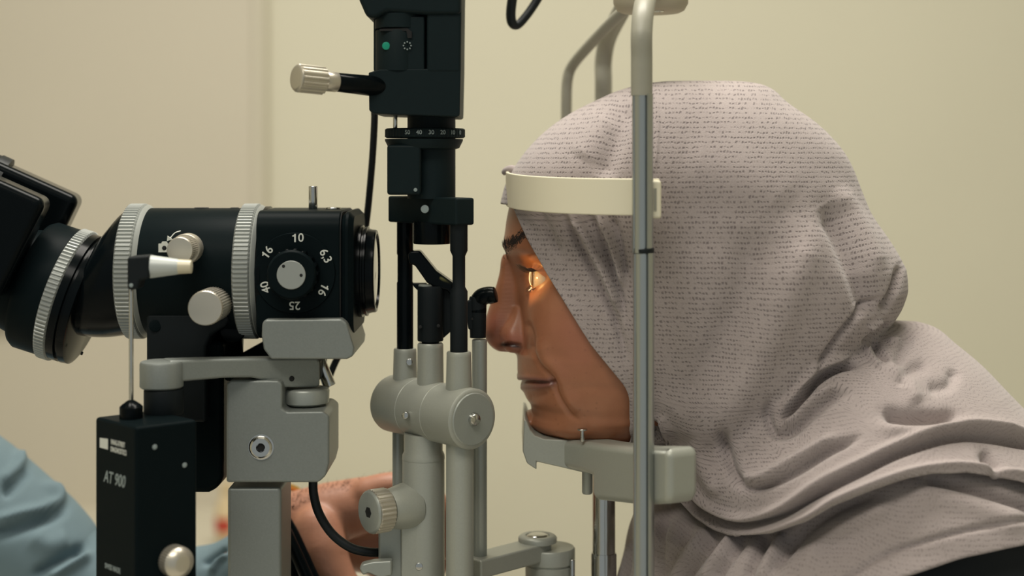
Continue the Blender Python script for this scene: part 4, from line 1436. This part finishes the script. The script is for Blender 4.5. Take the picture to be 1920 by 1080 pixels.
# lower layer over the shoulder
SHO = [(740, 1470, 1868, .080), (800, 1370, 1935, .108), (850, 1335, 1990, .124), (900, 1315, 2045, .136), (938, 1285, 2085, .141), (955, 1228, 2095, .143), (975, 1188, 2110, .146), (1080, 1158, 2180, .160), (1250, 1140, 2210, .170)]
SHS = [
    ([(1745, 900), (1820, 918), (1930, 950)], 9, -.0080, False),
    ([(1700, 930), (1800, 940), (1930, 985)], 22, .0040),
    ([(1640, 925), (1560, 960), (1500, 1005), (1440, 1075)], 9, -.0065),
    ([(1680, 945), (1580, 990), (1500, 1060)], 16, .0050),
    ([(1588, 1085), (1640, 1050), (1699, 1026), (1814, 994), (1930, 975)], 4.5, -.0030, False),
    ([(1444, 1000), (1420, 1040), (1400, 1090)], 8, -.0062),
    ([(1470, 1000), (1440, 1050), (1425, 1090)], 8, .0040),
    ([(1398, 1005), (1370, 1040), (1340, 1090)], 9, -.0062),
    ([(1350, 1000), (1315, 1040), (1280, 1090)], 9, -.0062),
    ([(1375, 1005), (1340, 1050), (1318, 1090)], 8, .0050),
    ([(1300, 985), (1265, 1030), (1240, 1080)], 10, -.0050),
    ([(1322, 995), (1290, 1040), (1262, 1090)], 8, .0050),
    ([(1255, 960), (1240, 1000), (1232, 1080)], 8, -.0045),
    ([(1180, 960), (1176, 1020), (1168, 1090)], 8, -.0060),
]
xa_sh = pchip([740, 850, 1250], [1600, 1590, 1600])
vsh = np.arange(745, 1240, 3.0)
ph_b = np.linspace(-PI, PI, 381)[:-1]
p, d, zs = shell(vsh, xa_sh, ph_b, [lambda v, z, x, ph: super_r(v, x, ph, SHO, 1.85)], .002, SHS)
uvc = cloth_uv(p, len(vsh), len(ph_b), 600, vsh)
f = grid_faces(len(vsh), len(ph_b), True)
pj = project(p)[f].mean(1)
hb = np.array([(1000, 1400), (1480, 1400), (1560, 1130), (1620, 1105), (1699, 1080), (1814, 1044), (1920, 1022), (2300, 960)], float)
f = f[~(pj[:, 1] > np.interp(pj[:, 0], hb[:, 0], hb[:, 1]))]
p_s, f_s, (uv_s,) = compact(p, f, (uvc,))
p_s = smooth_edge(p_s, f_s, 12)
sh = put('shoulder_drape', npmesh(p_s, f_s, uv_s, np.full((len(p_s), 3), .45)), M_knit, scarf, 'lower layer of the scarf hanging over the shoulder', smooth=180)
solid(sh, .0022)
# dress under the scarf
DR = [(v, a + 60, b - 15, w - .018) for v, a, b, w in SHO] + [(1380, 1330, 2215, .160), (1500, 1360, 2230, .160), (1900, 1400, 2300, .160)]
vd = np.arange(745, 1900, 12.0)
p, d, zs = shell(vd, pchip([740, 850, 1900], [1600, 1590, 1650]), np.linspace(-PI, PI, 121)[:-1], [lambda v, z, x, ph: super_r(v, x, ph, DR, 1.85)], .002, None)
put('dress', npmesh(p, grid_faces(len(vd), 120, True)), M_dress, pat, 'black dress', smooth=180)

# ------------------------------------------------------------------ examiner: forearm, hand and blue sleeve
ex = thing('person', 'examiner in a light blue shirt reaching one hairy hand behind the tower', 'person', P(100, 1080, .08))
def chain(pts, seg=24):
    """tapered limb with round ends: pts = [(u, v, Y, radius px)]"""
    path = spline([P(u, v, Y) for u, v, Y, r in pts], 8)
    rad = [float(np.interp(i / (len(path) - 1) * (len(pts) - 1), range(len(pts)), [r * S(Y) for u, v, Y, r in pts])) for i in range(len(path))]
    d0 = (path[0] - path[1]).normalized()
    d1 = (path[-1] - path[-2]).normalized()
    pa = [path[0] + d0 * rad[0] * math.sin(a) for a in (1.45, 1.1, .7, .35)]
    ra = [rad[0] * math.cos(a) for a in (1.45, 1.1, .7, .35)]
    pb = [path[-1] + d1 * rad[-1] * math.sin(a) for a in (.35, .7, 1.1, 1.45)]
    rbk = [rad[-1] * math.cos(a) for a in (.35, .7, 1.1, 1.45)]
    return tube_g(pa + path + pb, ra + rad + rbk, seg)
hand = merge([
    chain([(230, 1130, .09, 50), (400, 1085, .085, 40), (500, 1008, .078, 48), (545, 985, .073, 54), (575, 978, .07, 58)]),
    chain([(560, 976, .07, 56), (620, 962, .068, 58), (690, 945, .066, 52)]),
    chain([(560, 985, .09, 52), (630, 965, .092, 54), (700, 955, .09, 48)]),
    chain([(600, 1010, .100, 62), (680, 1015, .104, 58), (735, 1050, .104, 48), (740, 1110, .104, 44)]),
    chain([(596, 992, .05, 48), (604, 1030, .044, 49), (618, 1070, .040, 44), (650, 1112, .038, 36), (700, 1135, .04, 28)]),      # thumb
    chain([(690, 925, .058, 32), (740, 912, .056, 27), (800, 925, .058, 25), (835, 980, .06, 23), (830, 1030, .06, 20)]),       # index
    chain([(700, 945, .080, 32), (760, 940, .082, 27), (815, 965, .084, 25), (830, 1030, .084, 22), (815, 1075, .084, 19)]),
    chain([(700, 965, .100, 30), (750, 970, .104, 25), (795, 1005, .106, 23), (800, 1060, .106, 20)]),
    chain([(690, 985, .116, 27), (730, 1000, .120, 22), (762, 1035, .122, 20), (762, 1075, .122, 17)]),
])
for v in ():
    pass
M_hand = mat('hand_skin', (170, 120, 96), .5, noise=.14, nscale=110, bump=.35, bscale=420, sss=.1)
hd = put('body', fixn(hand), M_hand, ex, smooth=180)
m = hd.modifiers.new('remesh', 'REMESH')
m.mode = 'VOXEL'
m.voxel_size = .0016
m.use_smooth_shade = True
m = hd.modifiers.new('smooth', 'SMOOTH')
m.factor = .6
m.iterations = 12
hairs = []
for k in range(420):
    t_ = random.random()
    u = 545 + 180 * t_
    top = 926 - 42 * t_
    v = top + abs(random.gauss(0, 26)) + 2
    a = (v - top) / 56
    b_ = P(u, v, .068 - .018 * math.sqrt(max(0, min(1, a * (2 - a)))) + .001)
    dv = Vector((random.gauss(.002, .0025), -.0012, random.gauss(.0035, .002) * (1 - min(1, a)) + random.gauss(0, .001)))
    hairs.append([b_, b_ + dv * .5 + Vector((0, -.0006, .0004)), b_ + dv])
strands('arm_hair', hairs, ex, M_hair, .00013)
bc = P(546, 984, .073)
dB = Vector((.80, -.42, .28)).normalized()
put('bracelet', merge([tube_g([bc + (frame(dB)[1] * math.cos(2 * PI * k / 48) + frame(dB)[2] * math.sin(2 * PI * k / 48)) * (71 * S(.078)) for k in range(49)], .0026, 12)]), M_gold, ex, 'gold bracelet', smooth=60)
# sleeve
sp_ = [(-330, 760, .10, 120), (-180, 850, .10, 122), (-60, 935, .095, 124), (50, 1020, .09, 116), (135, 1085, .088, 100), (230, 1105, .088, 84), (330, 1100, .088, 72), (420, 1078, .085, 62), (500, 1028, .08, 58)]
path = spline([P(u, v, Y) for u, v, Y, r in sp_], 22)
rad = [float(np.interp(i / (len(path) - 1) * (len(sp_) - 1), range(len(sp_)), [r * S(Y) for u, v, Y, r in sp_])) for i in range(len(path))]
V, Fc = tube_g(path, rad, 120)
pv = np.array([tuple(v) for v in V])
ctr = np.repeat(np.array([tuple(q) for q in path]), 120, 0)
dn = pv - ctr
dn /= np.linalg.norm(dn, axis=1)[:, None]
pv = strokes(pv, dn * (pv[:, 1:2] < ctr[:, 1:2] + .01), [
    ([(0, 905), (20, 890), (38, 868), (34, 845)], 9, .0055), ([(5, 930), (32, 905), (52, 880)], 9, -.0060),
    ([(-20, 982), (30, 966), (80, 955), (112, 938), (104, 918), (80, 908)], 9, .0060), ([(-20, 1004), (40, 988), (100, 965), (128, 940)], 11, -.0075),
    ([(90, 1084), (130, 1062), (172, 1040)], 8, .0070), ([(60, 1080), (110, 1050), (160, 1024)], 9, -.0080),
    ([(60, 1000), (90, 1020), (130, 1010)], 20, .0040), ([(380, 1060), (400, 1045), (425, 1030)], 6, -.0050), ([(395, 1075), (410, 1050), (428, 1038)], 5, .0040)], mirror=False)
put('sleeve', fixn(mesh([tuple(v) for v in pv], Fc)), M_shirt, ex, 'light blue shirt sleeve', smooth=180)

# ------------------------------------------------------------------ cables
def single(o, label, cat, group=None):
    o['label'] = label
    o['category'] = cat
    if group:
        o['group'] = group
    return o
single(tube('lamp_cable', [P(702, 205, .0), P(702, 230, .0), P(698, 300, .008), P(690, 390, .018), P(682, 450, .022), P(668, 540, .022), P(645, 640, .022), P(622, 695, .020), P(596, 770, .010), P(580, 850, -.01)], 6.6 / F, M_rubber), 'straight black cable hanging from the lamp housing behind the microscope', 'cable')
single(tube('bracket_cable', [P(587, 896, -.045), P(588, 925, -.045), P(598, 962, -.046), P(622, 1000, -.047), P(656, 1026, -.048), P(690, 1035, -.046), P(724, 1036, -.040)], 8.5 * S(-.045), M_rubber), 'black cable curving from under the grey bracket to the tower foot', 'cable')
single(tube('fixation_cable', [P(975, -60, .03), P(964, -20, .03), P(958, 20, .032), P(960, 42, .034), P(970, 47, .036), P(985, 32, .038), P(1004, 5, .04), P(1030, -40, .04)], [.0034] * 4 + [.0030] * 4, M_rubber), 'dark cable loop hanging above the forehead from the top edge', 'cable')
for k, (du, dy) in enumerate(((0, 0), (14, .012), (-18, .018))):
    single(tube('floor_cable', [P(500 + du, 940, .015 + dy), P(532 + du, 990, .01 + dy), P(556 + du, 1040, .005 + dy), P(590 + du, 1110, .0 + dy), P(640 + du, 1180, .0 + dy)], (.0042, .0034, .0048)[k], M_gloss), ('thick black cable running down below the wrist', 'thin black cable nearest the thumb below the wrist', 'black cable beside the grey column below the wrist')[k], 'cable', 'cables below the wrist')

# ------------------------------------------------------------------ far background
zc = P(0, 1012, 1.25).z
cbn = thing('side_cabinet', 'low pale side cabinet against the back wall', 'cabinet', (-.46, 1.27, 0))
rbox('body', (-.46, 1.27, zc / 2), (.30, .20, zc / 2), M_trim, cbn, bevel=.006)
for k in (-1, 1):
    dr_ = rbox('door', (-.46 + k * .146, 1.064, zc / 2), (.142, .006, zc / 2 - .03), M_panel, cbn, bevel=.003)
    rbox('handle', (-.46 + k * .03, 1.052, zc - .12), (.006, .006, .05), M_grey, dr_, bevel=.003)
bt = thing('bottle', 'blurred cream bottle with a red label far behind the column', 'bottle', P(424, 1012, 1.2))
pb_ = P(424, 1012, 1.2)
lathe('bottle_body', pb_, UPV, [(0, .013), (.003, .015), (.050, .015), (.060, .009), (.072, .007)], M_cream, bt)
lathe('cap', pb_ + Vector((0, 0, .072)), UPV, [(0, .009), (.012, .009), (.013, .007)], M_cream, bt)
lathe('label', pb_ + Vector((-.001, -.0005, .014)), UPV, [(0, .0153), (.020, .0153)], M_red, bt)

# ------------------------------------------------------------------ the slit beam itself, leaving the mirror of the tower
src = Vector((P(822, 520, pM.y).x, pM.y - .006, P(822, 520, pM.y).z))
tgt = Vector(EYE.tolist()) + Vector((-.011, -.001, -.001))
sd = bpy.data.lights.new('slit_beam', 'SPOT')
sd.energy = .3
sd.color = (1.0, .56, .16)
sd.spot_size = math.radians(36)
sd.spot_blend = .9
sd.shadow_soft_size = .002
so = bpy.data.objects.new('slit_beam', sd)
COL.objects.link(so)
so.location = src
so.rotation_euler = (tgt - src).to_track_quat('-Z', 'Y').to_euler()
s2 = bpy.data.lights.new('slit_line', 'SPOT')
s2.energy = 22.0
s2.color = (1.0, .78, .42)
s2.spot_size = math.radians(14)
s2.spot_blend = .1
s2.shadow_soft_size = .0003
s2.use_nodes = True
nt = s2.node_tree
em = nt.nodes['Emission']
tcn = nt.nodes.new('ShaderNodeTexCoord')
spx = nt.nodes.new('ShaderNodeSeparateXYZ')
nt.links.new(tcn.outputs['Normal'], spx.inputs[0])
ab = nt.nodes.new('ShaderNodeMath'); ab.operation = 'ABSOLUTE'
nt.links.new(spx.outputs[0], ab.inputs[0])
lt = nt.nodes.new('ShaderNodeMath'); lt.operation = 'LESS_THAN'
lt.inputs[1].default_value = .012
nt.links.new(ab.outputs[0], lt.inputs[0])
nt.links.new(lt.outputs[0], em.inputs['Strength'])
o2 = bpy.data.objects.new('slit_line', s2)
COL.objects.link(o2)
o2.location = src
o2.rotation_euler = so.rotation_euler
